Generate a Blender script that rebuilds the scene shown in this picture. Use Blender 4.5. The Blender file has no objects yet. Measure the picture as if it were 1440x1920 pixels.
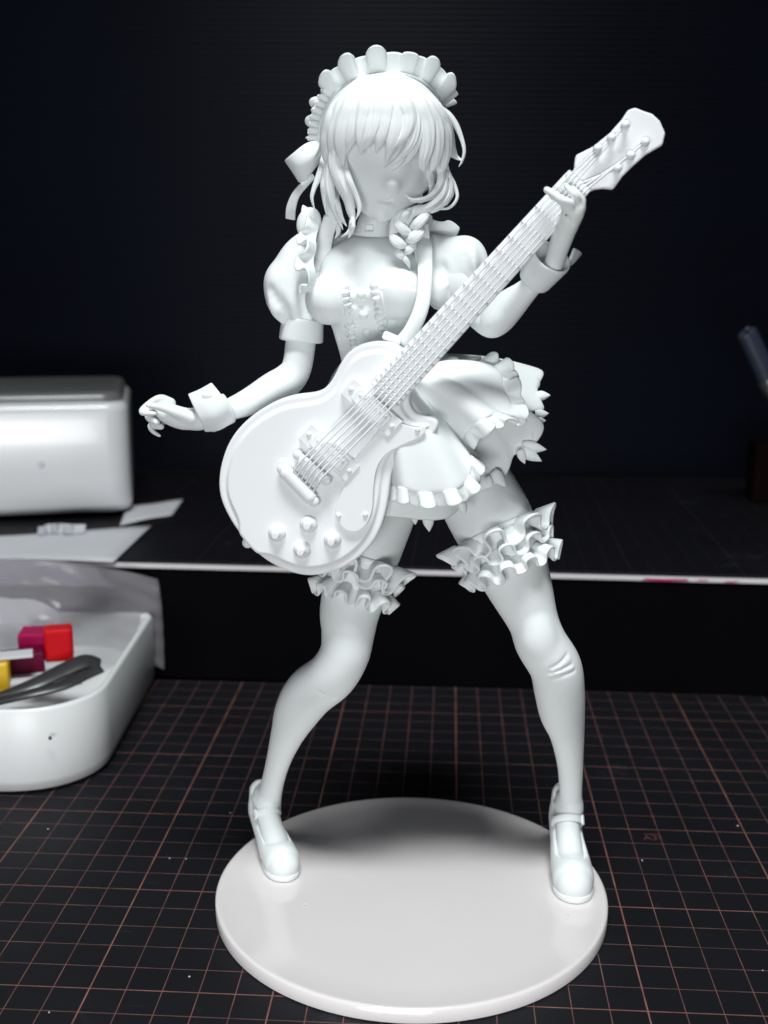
import bpy, bmesh, math, random
import numpy as np
from mathutils import Matrix, Vector
random.seed(7); RNG = np.random.default_rng(7)
SC = bpy.context.scene; COL = SC.collection
S = 0.01                                   # geometry below is written in millimetres; 1 unit = 100 mm

# ------------------------------------------------------------------ camera
CAM = np.array([-9.29773692, -318.86621205, 192.81274854])
RM = np.array([[0.99998752, -0.00488051, -0.00106927], [0.0, 0.21401430, -0.97683053], [0.00499627, 0.97681834, 0.21401163]])
FPX = 2129.42
cd = bpy.data.cameras.new('camera'); cam = bpy.data.objects.new('camera', cd); COL.objects.link(cam)
M4 = Matrix([list(RM[i]) + [CAM[i]*S] for i in range(3)] + [[0, 0, 0, 1]])
cam.matrix_world = M4
cd.sensor_fit = 'VERTICAL'; cd.sensor_height = 24.0; cd.lens = 24.0*FPX/1920.0
cd.clip_start = 0.05; cd.clip_end = 100.0
cd.dof.use_dof = True; cd.dof.focus_distance = 3.2; cd.dof.aperture_fstop = 0.95
SC.camera = cam

# ------------------------------------------------------------------ world and lamps
W = bpy.data.worlds.new('World'); SC.world = W; W.use_nodes = True
W.node_tree.nodes['Background'].inputs[0].default_value = (0.55, 0.75, 1.0, 1)
W.node_tree.nodes['Background'].inputs[1].default_value = 0.02
def area(name, loc, target, sx, sy, power, color, spread):
    l = bpy.data.lights.new(name, 'AREA'); l.shape = 'RECTANGLE'; l.size = sx*S; l.size_y = sy*S
    l.energy = power; l.color = color; l.spread = math.radians(spread)
    o = bpy.data.objects.new(name, l); COL.objects.link(o)
    o.location = Vector(loc)*S
    o.rotation_euler = (Vector(target)*S - o.location).to_track_quat('-Z', 'Y').to_euler()
    return o
area('desk_lamp', (-10, -350, 1100), (0, -100, 0), 420, 190, 345, (0.95, 0.998, 1.0), 95)
area('front_fill', (-110, -700, 58), (-20, 60, 95), 420, 120, 192, (0.97, 0.99, 1.0), 150)  # added fill, set low in front to brighten legs and front faces
SC.view_settings.view_transform = 'Standard'; SC.view_settings.look = 'None'
SC.view_settings.exposure = 0.0; SC.view_settings.gamma = 1.0

# ------------------------------------------------------------------ materials
def mat(name, col, rough=0.5, noise=0.0, nscale=20, bump=0.0, bscale=200, spec=0.5, coat=0.0, sss=0.0, trans=0.0, alpha=1.0, metal=0.0):
    m = bpy.data.materials.new(name); m.use_nodes = True
    nt = m.node_tree; b = nt.nodes['Principled BSDF']
    b.inputs['Base Color'].default_value = (*col, 1); b.inputs['Roughness'].default_value = rough
    b.inputs['Specular IOR Level'].default_value = spec; b.inputs['Coat Weight'].default_value = coat
    b.inputs['Coat Roughness'].default_value = 0.08; b.inputs['Metallic'].default_value = metal
    b.inputs['Transmission Weight'].default_value = trans; b.inputs['Alpha'].default_value = alpha
    if sss:
        b.inputs['Subsurface Weight'].default_value = sss
        b.inputs['Subsurface Radius'].default_value = (0.9, 1.0, 1.0); b.inputs['Subsurface Scale'].default_value = 0.012
    tc = nt.nodes.new('ShaderNodeTexCoord')
    if noise:
        n = nt.nodes.new('ShaderNodeTexNoise'); n.inputs['Scale'].default_value = nscale; n.inputs['Detail'].default_value = 5
        nt.links.new(tc.outputs['Object'], n.inputs['Vector'])
        r = nt.nodes.new('ShaderNodeMapRange'); r.inputs['To Min'].default_value = 1-noise; r.inputs['To Max'].default_value = 1+noise
        nt.links.new(n.outputs['Fac'], r.inputs['Value'])
        mx = nt.nodes.new('ShaderNodeVectorMath'); mx.operation = 'SCALE'; mx.inputs[0].default_value = col
        nt.links.new(r.outputs['Result'], mx.inputs['Scale']); nt.links.new(mx.outputs['Vector'], b.inputs['Base Color'])
    if bump:
        n = nt.nodes.new('ShaderNodeTexNoise'); n.inputs['Scale'].default_value = bscale; n.inputs['Detail'].default_value = 3
        nt.links.new(tc.outputs['Object'], n.inputs['Vector'])
        bp = nt.nodes.new('ShaderNodeBump'); bp.inputs['Strength'].default_value = bump; bp.inputs['Distance'].default_value = 0.002
        nt.links.new(n.outputs['Fac'], bp.inputs['Height']); nt.links.new(bp.outputs['Normal'], b.inputs['Normal'])
    return m
RESIN = mat('white_resin', (0.835, 0.868, 0.866), 0.62, noise=0.02, nscale=3, bump=0.06, bscale=160, spec=0.28, sss=0.0)
RESIN2 = mat('white_resin_guitar', (0.855, 0.872, 0.885), 0.52, noise=0.02, nscale=3, bump=0.05, bscale=160, spec=0.3)
ACRYL = mat('milky_acrylic', (0.80, 0.755, 0.755), 0.12, noise=0.03, nscale=2, spec=0.5, coat=0.5, sss=0.5)
BLACK = mat('black_board', (0.0012, 0.0012, 0.002), 0.7, noise=0.2, nscale=6, spec=0.05)
WHITEEDGE = mat('white_board_edge', (0.75, 0.70, 0.72), 0.6, noise=0.1, nscale=3)
NAVY = mat('navy_corrugated_plastic', (0.0045, 0.0058, 0.0118), 0.5, noise=0.3, nscale=0.9, spec=0.12)
WPLAST = mat('white_plastic', (0.82, 0.82, 0.84), 0.22, noise=0.03, nscale=4, coat=0.3)
TRAYM = mat('white_tray_plastic', (0.86, 0.865, 0.87), 0.35, noise=0.03, nscale=4, bump=0.03, bscale=60)
GREYP = mat('grey_smoked_plastic', (0.16, 0.16, 0.165), 0.25, noise=0.08, nscale=4)
PAPER = mat('white_paper', (0.70, 0.70, 0.74), 0.8, noise=0.04, nscale=8)
REDM = mat('red_plastic', (0.60, 0.002, 0.008), 0.5, noise=0.05, spec=0.15)
MAGM = mat('magenta_plastic', (0.40, 0.003, 0.08), 0.5, spec=0.15, noise=0.08)
DMAGM = mat('dark_magenta_plastic', (0.12, 0.002, 0.028), 0.5, spec=0.15, noise=0.1)
YELM = mat('yellow_plastic', (0.75, 0.45, 0.01), 0.4, noise=0.05)
STEELM = mat('dark_steel', (0.07, 0.07, 0.072), 0.35, noise=0.1, metal=0.5)
CLEARM = mat('clear_film', (0.50, 0.48, 0.52), 0.12, noise=0.35, nscale=2.5, alpha=0.28)
SMOKEM = mat('tinted_film', (0.17, 0.15, 0.19), 0.15, noise=0.5, nscale=3.0, alpha=0.8)
PAINTM = mat('magenta_paint', (0.5, 0.01, 0.12), 0.5)
HANDLEM = mat('clear_blue_handle', (0.045, 0.055, 0.085), 0.3, noise=0.1, alpha=0.8)
DUSTM = mat('resin_dust', (0.45, 0.45, 0.45), 0.7)
REDDARK = mat('dark_red_plastic', (0.006, 0.0002, 0.0004), 0.7, spec=0.1)

def mat_grid(name, base, line, wear):
    m = bpy.data.materials.new(name); m.use_nodes = True; nt = m.node_tree; N = nt.nodes; L = nt.links
    b = N['Principled BSDF']; tc = N.new('ShaderNodeTexCoord'); sp = N.new('ShaderNodeSeparateXYZ')
    L.new(tc.outputs['Object'], sp.inputs[0])
    def math_(op, a, bb=None, cc=None):
        n = N.new('ShaderNodeMath'); n.operation = op
        for i, v in enumerate((a, bb, cc)):
            if v is None: continue
            if isinstance(v, (int, float)): n.inputs[i].default_value = v
            else: L.new(v, n.inputs[i])
        return n.outputs[0]
    def lines(coord, pitch, half):
        q = math_('DIVIDE', coord, pitch); fr = math_('FRACT', math_('ADD', q, 0.5))
        d = math_('MULTIPLY', math_('ABSOLUTE', math_('SUBTRACT', fr, 0.5)), pitch)
        return math_('LESS_THAN', d, half)
    fine = math_('MAXIMUM', lines(sp.outputs[0], 0.1, 0.0013), lines(sp.outputs[1], 0.1, 0.0012))
    bold = math_('MAXIMUM', lines(sp.outputs[0], 0.5, 0.0021), lines(sp.outputs[1], 0.5, 0.0017))
    n = N.new('ShaderNodeTexNoise'); n.inputs['Scale'].default_value = 9; n.inputs['Detail'].default_value = 6; L.new(tc.outputs['Object'], n.inputs['Vector'])
    mr = N.new('ShaderNodeMapRange'); mr.inputs['From Min'].default_value = 0.3; mr.inputs['From Max'].default_value = 0.7
    mr.inputs['To Min'].default_value = wear; mr.inputs['To Max'].default_value = 1.0; L.new(n.outputs['Fac'], mr.inputs['Value'])
    fac = math_('MULTIPLY', math_('MAXIMUM', math_('MULTIPLY', fine, 0.72), bold), mr.outputs['Result'])
    n2 = N.new('ShaderNodeTexNoise'); n2.inputs['Scale'].default_value = 3.0; n2.inputs['Detail'].default_value = 8; L.new(tc.outputs['Object'], n2.inputs['Vector'])
    cr = N.new('ShaderNodeMix'); cr.data_type = 'RGBA'
    cr.inputs[6].default_value = (*[c*0.7 for c in base], 1); cr.inputs[7].default_value = (*[c*1.35 for c in base], 1); L.new(n2.outputs['Fac'], cr.inputs[0])
    # pale dusty smudges and scratches
    v = N.new('ShaderNodeTexNoise'); v.inputs['Scale'].default_value = 2.2; v.inputs['Detail'].default_value = 9; v.inputs['Roughness'].default_value = 0.75; L.new(tc.outputs['Object'], v.inputs['Vector'])
    sm = N.new('ShaderNodeMapRange'); sm.inputs['From Min'].default_value = 0.60; sm.inputs['From Max'].default_value = 0.85; sm.inputs['To Max'].default_value = 0.25; L.new(v.outputs['Fac'], sm.inputs['Value'])
    c2 = N.new('ShaderNodeMix'); c2.data_type = 'RGBA'; c2.inputs[7].default_value = (0.16, 0.16, 0.18, 1); L.new(cr.outputs[2], c2.inputs[6]); L.new(sm.outputs['Result'], c2.inputs[0])
    mp = N.new('ShaderNodeMapping'); mp.inputs['Rotation'].default_value = (0, 0, 0.9); mp.inputs['Scale'].default_value = (1.2, 34, 1); L.new(tc.outputs['Object'], mp.inputs['Vector'])
    sn = N.new('ShaderNodeTexNoise'); sn.inputs['Scale'].default_value = 3.0; sn.inputs['Detail'].default_value = 2; L.new(mp.outputs['Vector'], sn.inputs['Vector'])
    sr = N.new('ShaderNodeMapRange'); sr.inputs['From Min'].default_value = 0.735; sr.inputs['From Max'].default_value = 0.76; sr.inputs['To Max'].default_value = 0.3; L.new(sn.outputs['Fac'], sr.inputs['Value'])
    c3 = N.new('ShaderNodeMix'); c3.data_type = 'RGBA'; c3.inputs[7].default_value = (0.10, 0.10, 0.11, 1); L.new(c2.outputs[2], c3.inputs[6]); L.new(sr.outputs['Result'], c3.inputs[0])
    mx = N.new('ShaderNodeMix'); mx.data_type = 'RGBA'; mx.inputs[7].default_value = (*line, 1)
    L.new(c3.outputs[2], mx.inputs[6]); L.new(fac, mx.inputs[0]); L.new(mx.outputs[2], b.inputs['Base Color'])
    b.inputs['Roughness'].default_value = 0.55; b.inputs['Specular IOR Level'].default_value = 0.15
    nb = N.new('ShaderNodeTexNoise'); nb.inputs['Scale'].default_value = 130; L.new(tc.outputs['Object'], nb.inputs['Vector'])
    bp = N.new('ShaderNodeBump'); bp.inputs['Strength'].default_value = 0.15; bp.inputs['Distance'].default_value = 0.002
    L.new(nb.outputs['Fac'], bp.inputs['Height']); L.new(bp.outputs['Normal'], b.inputs['Normal'])
    return m
MATM = mat_grid('black_grid_mat', (0.0088, 0.0088, 0.0118), (0.32, 0.145, 0.125), 0.35)
MATM2 = mat_grid('dark_grid_mat_faint', (0.006, 0.006, 0.0085), (0.035, 0.022, 0.025), 0.3)  # darker base and much fainter lines than the mat below

# ------------------------------------------------------------------ geometry helpers (millimetres)
def A(*v): return np.array(v, float)
def at(u, v, Y):                            # point seen at photo pixel (u, v) lying at depth Y
    d = RM @ A((u-720)/FPX, -(v-960)/FPX, -1.0); t = (Y-CAM[1])/d[1]
    return CAM + t*d
def atz(u, v, z):
    d = RM @ A((u-720)/FPX, -(v-960)/FPX, -1.0); return CAM + (z-CAM[2])/d[2]*d
def mmpx(p): return -((np.asarray(p)-CAM) @ RM)[2]/FPX
def nrm(v):
    v = np.asarray(v, float); n = np.linalg.norm(v, axis=-1, keepdims=True); return v/np.maximum(n, 1e-9)
def catmull(P, n, closed=False):            # n samples per span, P (k, d)
    P = np.asarray(P, float); k = len(P)
    if closed: Q = np.vstack([P[-1], P, P[0], P[1]]); spans = k
    else: Q = np.vstack([2*P[0]-P[1], P, 2*P[-1]-P[-2]]); spans = k-1
    out = []
    t = np.linspace(0, 1, n, endpoint=False)[:, None]
    for i in range(spans):
        a, b, c, d = Q[i], Q[i+1], Q[i+2], Q[i+3]
        out.append(0.5*((2*b) + (-a+c)*t + (2*a-5*b+4*c-d)*t*t + (-a+3*b-3*c+d)*t**3))
    r = np.vstack(out)
    if not closed: r = np.vstack([r, P[-1]])
    return r
def resample(P, n, closed=False):
    P = np.asarray(P, float); Q = np.vstack([P, P[:1]]) if closed else P
    s = np.concatenate([[0], np.cumsum(np.linalg.norm(np.diff(Q[:, :3], axis=0), axis=1))])
    t = np.linspace(0, s[-1], n, endpoint=not closed)
    return np.stack([np.interp(t, s, Q[:, j]) for j in range(Q.shape[1])], 1)
def limb(L, n=6):                           # [(u, v, Y, r_px)] -> points, radii in mm
    P = np.array([at(u, v, Y) for u, v, Y, r in L]); R = np.array([r*mmpx(p) for p, (_, _, _, r) in zip(P, L)])
    q = catmull(np.column_stack([P, R]), n)
    return q[:, :3], q[:, 3]

class Vol:                                  # a small signed-distance sculpting volume
    def __init__(s, lo, hi, h):
        s.lo = np.asarray(lo, float); s.h = h; n = np.ceil((np.asarray(hi, float)-s.lo)/h).astype(int)+1; s.n = n
        s.ax = [(s.lo[i]+h*np.arange(n[i])).astype(np.float32) for i in range(3)]
        s.D = np.full(n, 4.0, np.float32)
    def sl(s, lo, hi):
        a = [int(max(0, math.floor((lo[i]-s.lo[i])/s.h))) for i in range(3)]
        b = [int(min(s.n[i], math.ceil((hi[i]-s.lo[i])/s.h)+1)) for i in range(3)]
        if any(b[i] <= a[i] for i in range(3)): return None, None
        ix = tuple(slice(a[i], b[i]) for i in range(3))
        return ix, (s.ax[0][ix[0]][:, None, None], s.ax[1][ix[1]][None, :, None], s.ax[2][ix[2]][None, None, :])
    @staticmethod
    def smin(a, b, k):
        if k <= 0: return np.minimum(a, b)
        h = np.maximum(k-np.abs(a-b), 0)/k
        return np.minimum(a, b)-h*h*k*0.25
    def apply(s, ix, d, k, op):
        D = s.D[ix]
        if op == 'u': s.D[ix] = s.smin(D, d, k)
        elif op == 's': s.D[ix] = -s.smin(-D, d, k)
        elif op == 'i': s.D[ix] = -s.smin(-D, -d, k)
    def chain(s, P, R, k=0.0, op='u', sy=1.0, y0=None):
        P = np.asarray(P, float).copy(); R = np.asarray(R, float); 
        if y0 is None: y0 = P[:, 1].mean()
        m = k+1.8
        rr = R[:, None]*np.array([1, max(sy, 1e-3), 1])[None]
        lo = (P-rr).min(0)-m; hi = (P+rr).max(0)+m
        ix, g = s.sl(lo, hi)
        if ix is None: return
        shp = s.D[ix].shape; F = np.full(shp, 6.0, np.float32)
        for i in range(len(P)-1):
            a, b, ra, rb = P[i], P[i+1], R[i], R[i+1]
            rm = max(ra, rb); l2 = np.minimum(a, b)-rm*np.array([1, sy, 1])-m; h2 = np.maximum(a, b)+rm*np.array([1, sy, 1])+m
            jx, _ = s.sl(l2, h2)
            if jx is None: continue
            jx = tuple(slice(max(jx[t].start, ix[t].start), min(jx[t].stop, ix[t].stop)) for t in range(3))
            if any(q.stop <= q.start for q in jx): continue
            gg = (s.ax[0][jx[0]][:, None, None], s.ax[1][jx[1]][None, :, None], s.ax[2][jx[2]][None, None, :])
            loc = tuple(slice(jx[t].start-ix[t].start, jx[t].stop-ix[t].start) for t in range(3))
            x, y, z = gg[0]-a[0], (gg[1]-a[1]), gg[2]-a[2]
            ba = b-a; bb = float((ba*ba).sum())+1e-9
            t = np.clip((x*ba[0]+y*ba[1]+z*ba[2])/bb, 0, 1)
            d = np.sqrt((x-t*ba[0])**2+((y-t*ba[1])/sy)**2+(z-t*ba[2])**2)-(ra+(rb-ra)*t)
            F[loc] = np.minimum(F[loc], d.astype(np.float32))
        s.apply(ix, F, k, op)
    def ell(s, c, r, k=0.0, op='u', rot=None):
        c = np.asarray(c, float); r = np.asarray(r, float); m = k+2.0+max(r)
        ix, g = s.sl(c-m, c+m)
        if ix is None: return
        x, y, z = g[0]-c[0], g[1]-c[1], g[2]-c[2]
        if rot is not None:
            R = np.asarray(rot); x, y, z = (R[0, 0]*x+R[0, 1]*y+R[0, 2]*z, R[1, 0]*x+R[1, 1]*y+R[1, 2]*z, R[2, 0]*x+R[2, 1]*y+R[2, 2]*z)
        k0 = np.sqrt((x/r[0])**2+(y/r[1])**2+(z/r[2])**2)+1e-6
        k1 = np.sqrt((x/r[0]**2)**2+(y/r[1]**2)**2+(z/r[2]**2)**2)+1e-6
        s.apply(ix, (k0*(k0-1)/k1).astype(np.float32), k, op)
    def plane(s, p, n, k=0.0, op='i'):      # keeps the side opposite to n
        n = nrm(n); x, y, z = s.ax[0][:, None, None], s.ax[1][None, :, None], s.ax[2][None, None, :]
        d = ((x-p[0])*n[0]+(y-p[1])*n[1]+(z-p[2])*n[2]).astype(np.float32)
        s.apply(tuple(slice(0, q) for q in s.n), d, k, op)
    def warp(s, fn):                        # adds a displacement field fn(x, y, z)
        x, y, z = s.ax[0][:, None, None], s.ax[1][None, :, None], s.ax[2][None, None, :]
        s.D += fn(x, y, z).astype(np.float32)
    def mesh(s, smooth=2):
        D = s.D.copy(); D[[0, -1]] = 4; D[:, [0, -1]] = 4; D[:, :, [0, -1]] = 4
        B = D < 0; c = np.zeros(np.array(D.shape)-1, np.uint8)
        off = [(i, j, k) for i in (0, 1) for j in (0, 1) for k in (0, 1)]
        nx, ny, nz = D.shape
        for i, j, k in off: c += B[i:nx-1+i, j:ny-1+j, k:nz-1+k]
        cells = np.argwhere((c > 0) & (c < 8)); idx = np.full(c.shape, -1, np.int32); idx[tuple(cells.T)] = np.arange(len(cells))
        acc = np.zeros((len(cells), 3)); cnt = np.zeros(len(cells))
        val = {o: D[tuple((cells+o).T)] for o in off}
        for o in off:
            for a in range(3):
                if o[a] == 0:
                    o2 = tuple(o[t]+(t == a) for t in range(3)); v0, v1 = val[o], val[o2]; mk = (v0 < 0) != (v1 < 0)
                    t = np.where(mk, v0/np.where(mk, v0-v1, 1), 0)
                    p = np.tile(np.array(o, float), (len(cells), 1)); p[:, a] += t
                    acc[mk] += p[mk]; cnt += mk
        V = (cells+acc/np.maximum(cnt, 1)[:, None])*s.h+s.lo
        faces = []
        for a in range(3):
            b_, c_ = (a+1) % 3, (a+2) % 3
            s0 = [slice(1, -1)]*3; s1 = [slice(1, -1)]*3; s0[a] = slice(0, -1); s1[a] = slice(1, None)
            P0 = B[tuple(s0)]; P1 = B[tuple(s1)]; e = np.argwhere(P0 != P1); fl = P0[tuple(e.T)]
            base = e.copy(); base[:, b_] += 1; base[:, c_] += 1
            q = []
            for db, dc in ((-1, -1), (0, -1), (0, 0), (-1, 0)):
                t = base.copy(); t[:, b_] += db; t[:, c_] += dc; q.append(idx[tuple(t.T)])
            q = np.stack(q, 1); q[~fl] = q[~fl][:, ::-1]; faces.append(q)
        Fc = np.vstack(faces); Fc = Fc[(Fc >= 0).all(1)]
        E = np.vstack([Fc[:, [0, 1]], Fc[:, [1, 2]], Fc[:, [2, 3]], Fc[:, [3, 0]]])
        deg = np.bincount(E[:, 0], minlength=len(V))+np.bincount(E[:, 1], minlength=len(V))
        for _ in range(smooth):
            for lam in (0.5, -0.48):
                T = np.stack([np.bincount(E[:, 0], V[E[:, 1], j], len(V))+np.bincount(E[:, 1], V[E[:, 0], j], len(V)) for j in range(3)], 1)/np.maximum(deg, 1)[:, None]
                V = V+lam*(T-V)
        return V, Fc

def make_mesh(name, V, Fc, smooth=True):    # V in mm
    me = bpy.data.meshes.new(name); V = np.asarray(V, np.float32)*S
    if isinstance(Fc, np.ndarray):
        k = Fc.shape[1]; me.vertices.add(len(V)); me.vertices.foreach_set('co', V.ravel())
        me.loops.add(Fc.size); me.loops.foreach_set('vertex_index', Fc.ravel().astype(np.int32))
        me.polygons.add(len(Fc)); me.polygons.foreach_set('loop_start', np.arange(0, Fc.size, k, dtype=np.int32))
        me.update(calc_edges=True); me.validate()
    else: me.from_pydata([tuple(v) for v in V], [], [tuple(f) for f in Fc]); me.update()
    me.polygons.foreach_set('use_smooth', [smooth]*len(me.polygons)); return me
def flip_fix(me):
    bm = bmesh.new(); bm.from_mesh(me); bmesh.ops.recalc_face_normals(bm, faces=bm.faces); bm.to_mesh(me); bm.free()

ROOTS = {}
def thing(name, label, cat, loc=(0, 0, 0), group=None):
    o = bpy.data.objects.new(name, None); COL.objects.link(o); o.empty_display_size = 0.1
    o.location = Vector(loc)*S; o['label'] = label; o['category'] = cat
    if group: o['group'] = group
    ROOTS[o.name] = np.asarray(loc, float); return o
def world_origin(o):
    p = np.zeros(3)
    while o is not None: p += np.array(o.location)/S; o = o.parent
    return p
def part(name, V, Fc, m, parent=None, smooth=True, solid=0.0, sub=0, bevel=0.0, fix=False, label=None, offset=0.0, split=0):
    V = np.asarray(V, float)
    if parent is not None: V = V-world_origin(parent)
    me = make_mesh(name, V, Fc, smooth)
    if fix: flip_fix(me)
    o = bpy.data.objects.new(name, me); COL.objects.link(o); me.materials.append(m)
    if parent is not None: o.parent = parent
    if split: d = o.modifiers.new('split', 'EDGE_SPLIT'); d.split_angle = math.radians(split)
    if solid: d = o.modifiers.new('solid', 'SOLIDIFY'); d.thickness = solid*S; d.offset = offset
    if bevel: d = o.modifiers.new('bevel', 'BEVEL'); d.width = bevel*S; d.segments = 3; d.limit_method = 'ANGLE'
    if sub: d = o.modifiers.new('sub', 'SUBSURF'); d.levels = sub; d.render_levels = sub
    if label: o['label'] = label
    return o
def tag(o, label, cat, group=None, kind=None):
    if label: o['label'] = label
    if cat: o['category'] = cat
    if group: o['group'] = group
    if kind: o['kind'] = kind
    return o

def gridmesh(P, closed_u=False):            # P (nu, nv, 3)
    nu, nv = P.shape[:2]; V = P.reshape(-1, 3); I = np.arange(nu*nv).reshape(nu, nv)
    if closed_u: I = np.vstack([I, I[:1]])
    F = np.stack([I[:-1, :-1], I[1:, :-1], I[1:, 1:], I[:-1, 1:]], -1).reshape(-1, 4)
    return V, F
def tubemesh(P, W, T, N, ns=10, ridge=0.0, nr=2.5):  # swept ellipse: half width W, half thickness T, N = outward normals
    P = np.asarray(P, float); tan = nrm(np.gradient(P, axis=0)); N = nrm(N-(N*tan).sum(1, keepdims=True)*tan); Bn = np.cross(tan, N)
    th = np.linspace(0, 2*np.pi, ns, endpoint=False)
    r = P[:, None]+Bn[:, None]*(W[:, None]*np.cos(th))[..., None]+N[:, None]*(T[:, None]*(np.sin(th)*(1+ridge*np.cos(2*np.pi*nr*np.cos(th))*(np.sin(th) > 0))))[..., None]
    V, F = gridmesh(r.transpose(1, 0, 2), True); n = len(P); m = len(V)
    V = np.vstack([V, P[0], P[-1]])
    F = [tuple(f) for f in F]
    for k in range(ns):
        k2 = (k+1) % ns
        F.append((m, k2*n, k*n)); F.append((m+1, k*n+n-1, k2*n+n-1))
    return V, F
def ballmesh(c, r, nu=12, nv=8, rot=None):
    r = np.broadcast_to(np.asarray(r, float), (3,)); th = np.linspace(0, 2*np.pi, nu, endpoint=False); ph = np.linspace(0.001, np.pi-0.001, nv)
    P = np.stack([np.cos(th)[:, None]*np.sin(ph)[None], np.sin(th)[:, None]*np.sin(ph)[None], np.cos(ph)[None].repeat(nu, 0)], -1)*r
    if rot is not None: P = P @ np.asarray(rot).T
    return gridmesh(P+np.asarray(c, float), True)
def lathe(profile, n=24, frame=None, origin=(0, 0, 0)):  # profile [(r, z)]
    th = np.linspace(0, 2*np.pi, n, endpoint=False); pr = np.asarray(profile, float)
    P = np.stack([np.cos(th)[:, None]*pr[None, :, 0], np.sin(th)[:, None]*pr[None, :, 0], pr[None, :, 1].repeat(n, 0)], -1)
    if frame is not None: P = P @ np.asarray(frame)    # rows are axes
    return gridmesh(P+np.asarray(origin, float), True)
def prism(poly, z0, z1, frame=None, origin=(0, 0, 0)):
    n = len(poly); V = [(p[0], p[1], z0) for p in poly]+[(p[0], p[1], z1) for p in poly]; V = np.array(V, float)
    if frame is not None: V = V @ np.asarray(frame)
    F = [tuple(range(n))[::-1], tuple(range(n, 2*n))]+[(i, (i+1) % n, n+(i+1) % n, n+i) for i in range(n)]
    return V+np.asarray(origin, float), F
def boxpoly(w, d, r=0.0, n=5, cx=0, cy=0):
    if r <= 0: return [(cx-w/2, cy-d/2), (cx+w/2, cy-d/2), (cx+w/2, cy+d/2), (cx-w/2, cy+d/2)]
    o = []
    for sx, sy, a0 in ((1, -1, -90), (1, 1, 0), (-1, 1, 90), (-1, -1, 180)):
        for t in np.linspace(0, 90, n): a = math.radians(a0+t); o.append((cx+sx*(w/2-r)+r*math.cos(a), cy+sy*(d/2-r)+r*math.sin(a)))
    return o
def rotz(a):
    c, s_ = math.cos(a), math.sin(a); return np.array([[c, s_, 0], [-s_, c, 0], [0, 0, 1]])   # rows are axes
def ruffle(base, out, L, waves, amp, tang=0.0, nrmdir=None, closed=False, per=14, nv=7, phase=0.0, jitter=0.25, curl=0.0, power=1.0, lenmod=None, base_amp=0.0, lround=0.0, corner=0.0, wide=0.0):
    """frilled strip: base curve (k,3), out directions (k,3); folds grow from the sewn edge to the free edge"""
    n = int(per*waves); Bp = resample(np.column_stack([base, out]), n, closed); P = Bp[:, :3]; O = nrm(Bp[:, 3:6])
    if closed: T = nrm(np.roll(P, -1, 0)-np.roll(P, 1, 0))
    else: T = nrm(np.gradient(P, axis=0))
    N = nrm(np.cross(T, O))
    if nrmdir is not None: N = nrm(nrmdir)*np.ones_like(P)
    u = np.linspace(0, 1, n, endpoint=not closed); k = max(2, int(waves))
    jt = RNG.normal(0, jitter, k+1); ja = 1+RNG.normal(0, jitter*0.8, k+1)
    if closed: jt[-1] = jt[0]; ja[-1] = ja[0]
    uu = np.linspace(0, 1, k+1)
    ph = 2*np.pi*waves*u+phase+np.interp(u, uu, jt)*1.6; aa = np.interp(u, uu, ja)
    LLr = 1+lround*np.sin(ph)-corner*np.cos(ph)**2
    v = np.linspace(0, 1, nv); seg = np.linalg.norm(np.diff(P, axis=0), axis=1).mean()*per
    LL = L*LLr*(1+0.12*np.interp(u, uu, jt)) if lenmod is None else L*lenmod(ph)
    e = base_amp+(1-base_amp)*v**power
    G = (P[:, None]+O[:, None]*(LL[:, None]*v[None])[..., None]
         + N[:, None]*((amp*aa*np.sin(ph))[:, None]*e[None])[..., None]
         - T[:, None]*((seg/(2*np.pi)*(tang*np.sin(2*ph)+wide*np.cos(ph)))[:, None]*e[None])[..., None]
         + N[:, None]*(curl*(v**2)[None]*np.ones(n)[:, None])[..., None])
    return gridmesh(G, closed)

# ------------------------------------------------------------------ setting: desk, mats, shelf, backdrop
YAW = 0.05809
def slab(name, poly, z0, z1, m, ang, org, bevel=0.0):
    V, F = prism(poly, z0, z1); me = make_mesh(name, V, F, False); o = bpy.data.objects.new(name, me); COL.objects.link(o)
    me.materials.append(m); o.location = Vector(org)*S; o.rotation_euler = (0, 0, ang)
    if bevel: d = o.modifiers.new('bevel', 'BEVEL'); d.width = bevel*S; d.segments = 2
    return o
desk = slab('desk', boxpoly(1500, 1100), -25, -2.0, BLACK, 0, (0, 180, 0)); desk['kind'] = 'structure'
cm = slab('cutting_mat', [(-260, -120), (420, -120), (420, 232), (-260, 232)], -2.0, 0, MATM, -YAW, (-88.318, -45.184, 0))
tag(cm, 'black cutting mat with orange grid lines under the round display stand', 'cutting mat')
ST = -0.078
shelf = thing('desk_shelf', 'black raised shelf with a white front edge behind the figurine', 'shelf', (3.6, 182.8, 0))
Rz = rotz(ST)
V, F = prism([(-420, 0), (420, 0), (420, 245), (-420, 245)], 0.2, 53.7, Rz, (3.6, 182.8, 0)); part('shelf_body', V, F, BLACK, shelf, False)
V, F = prism([(-420, -1.2), (420, -1.2), (420, 245), (-420, 245)], 53.75, 55.5, Rz, (3.6, 182.8, 0)); eb = part('shelf_board', V, F, WHITEEDGE, shelf, False, bevel=0.3)
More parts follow.
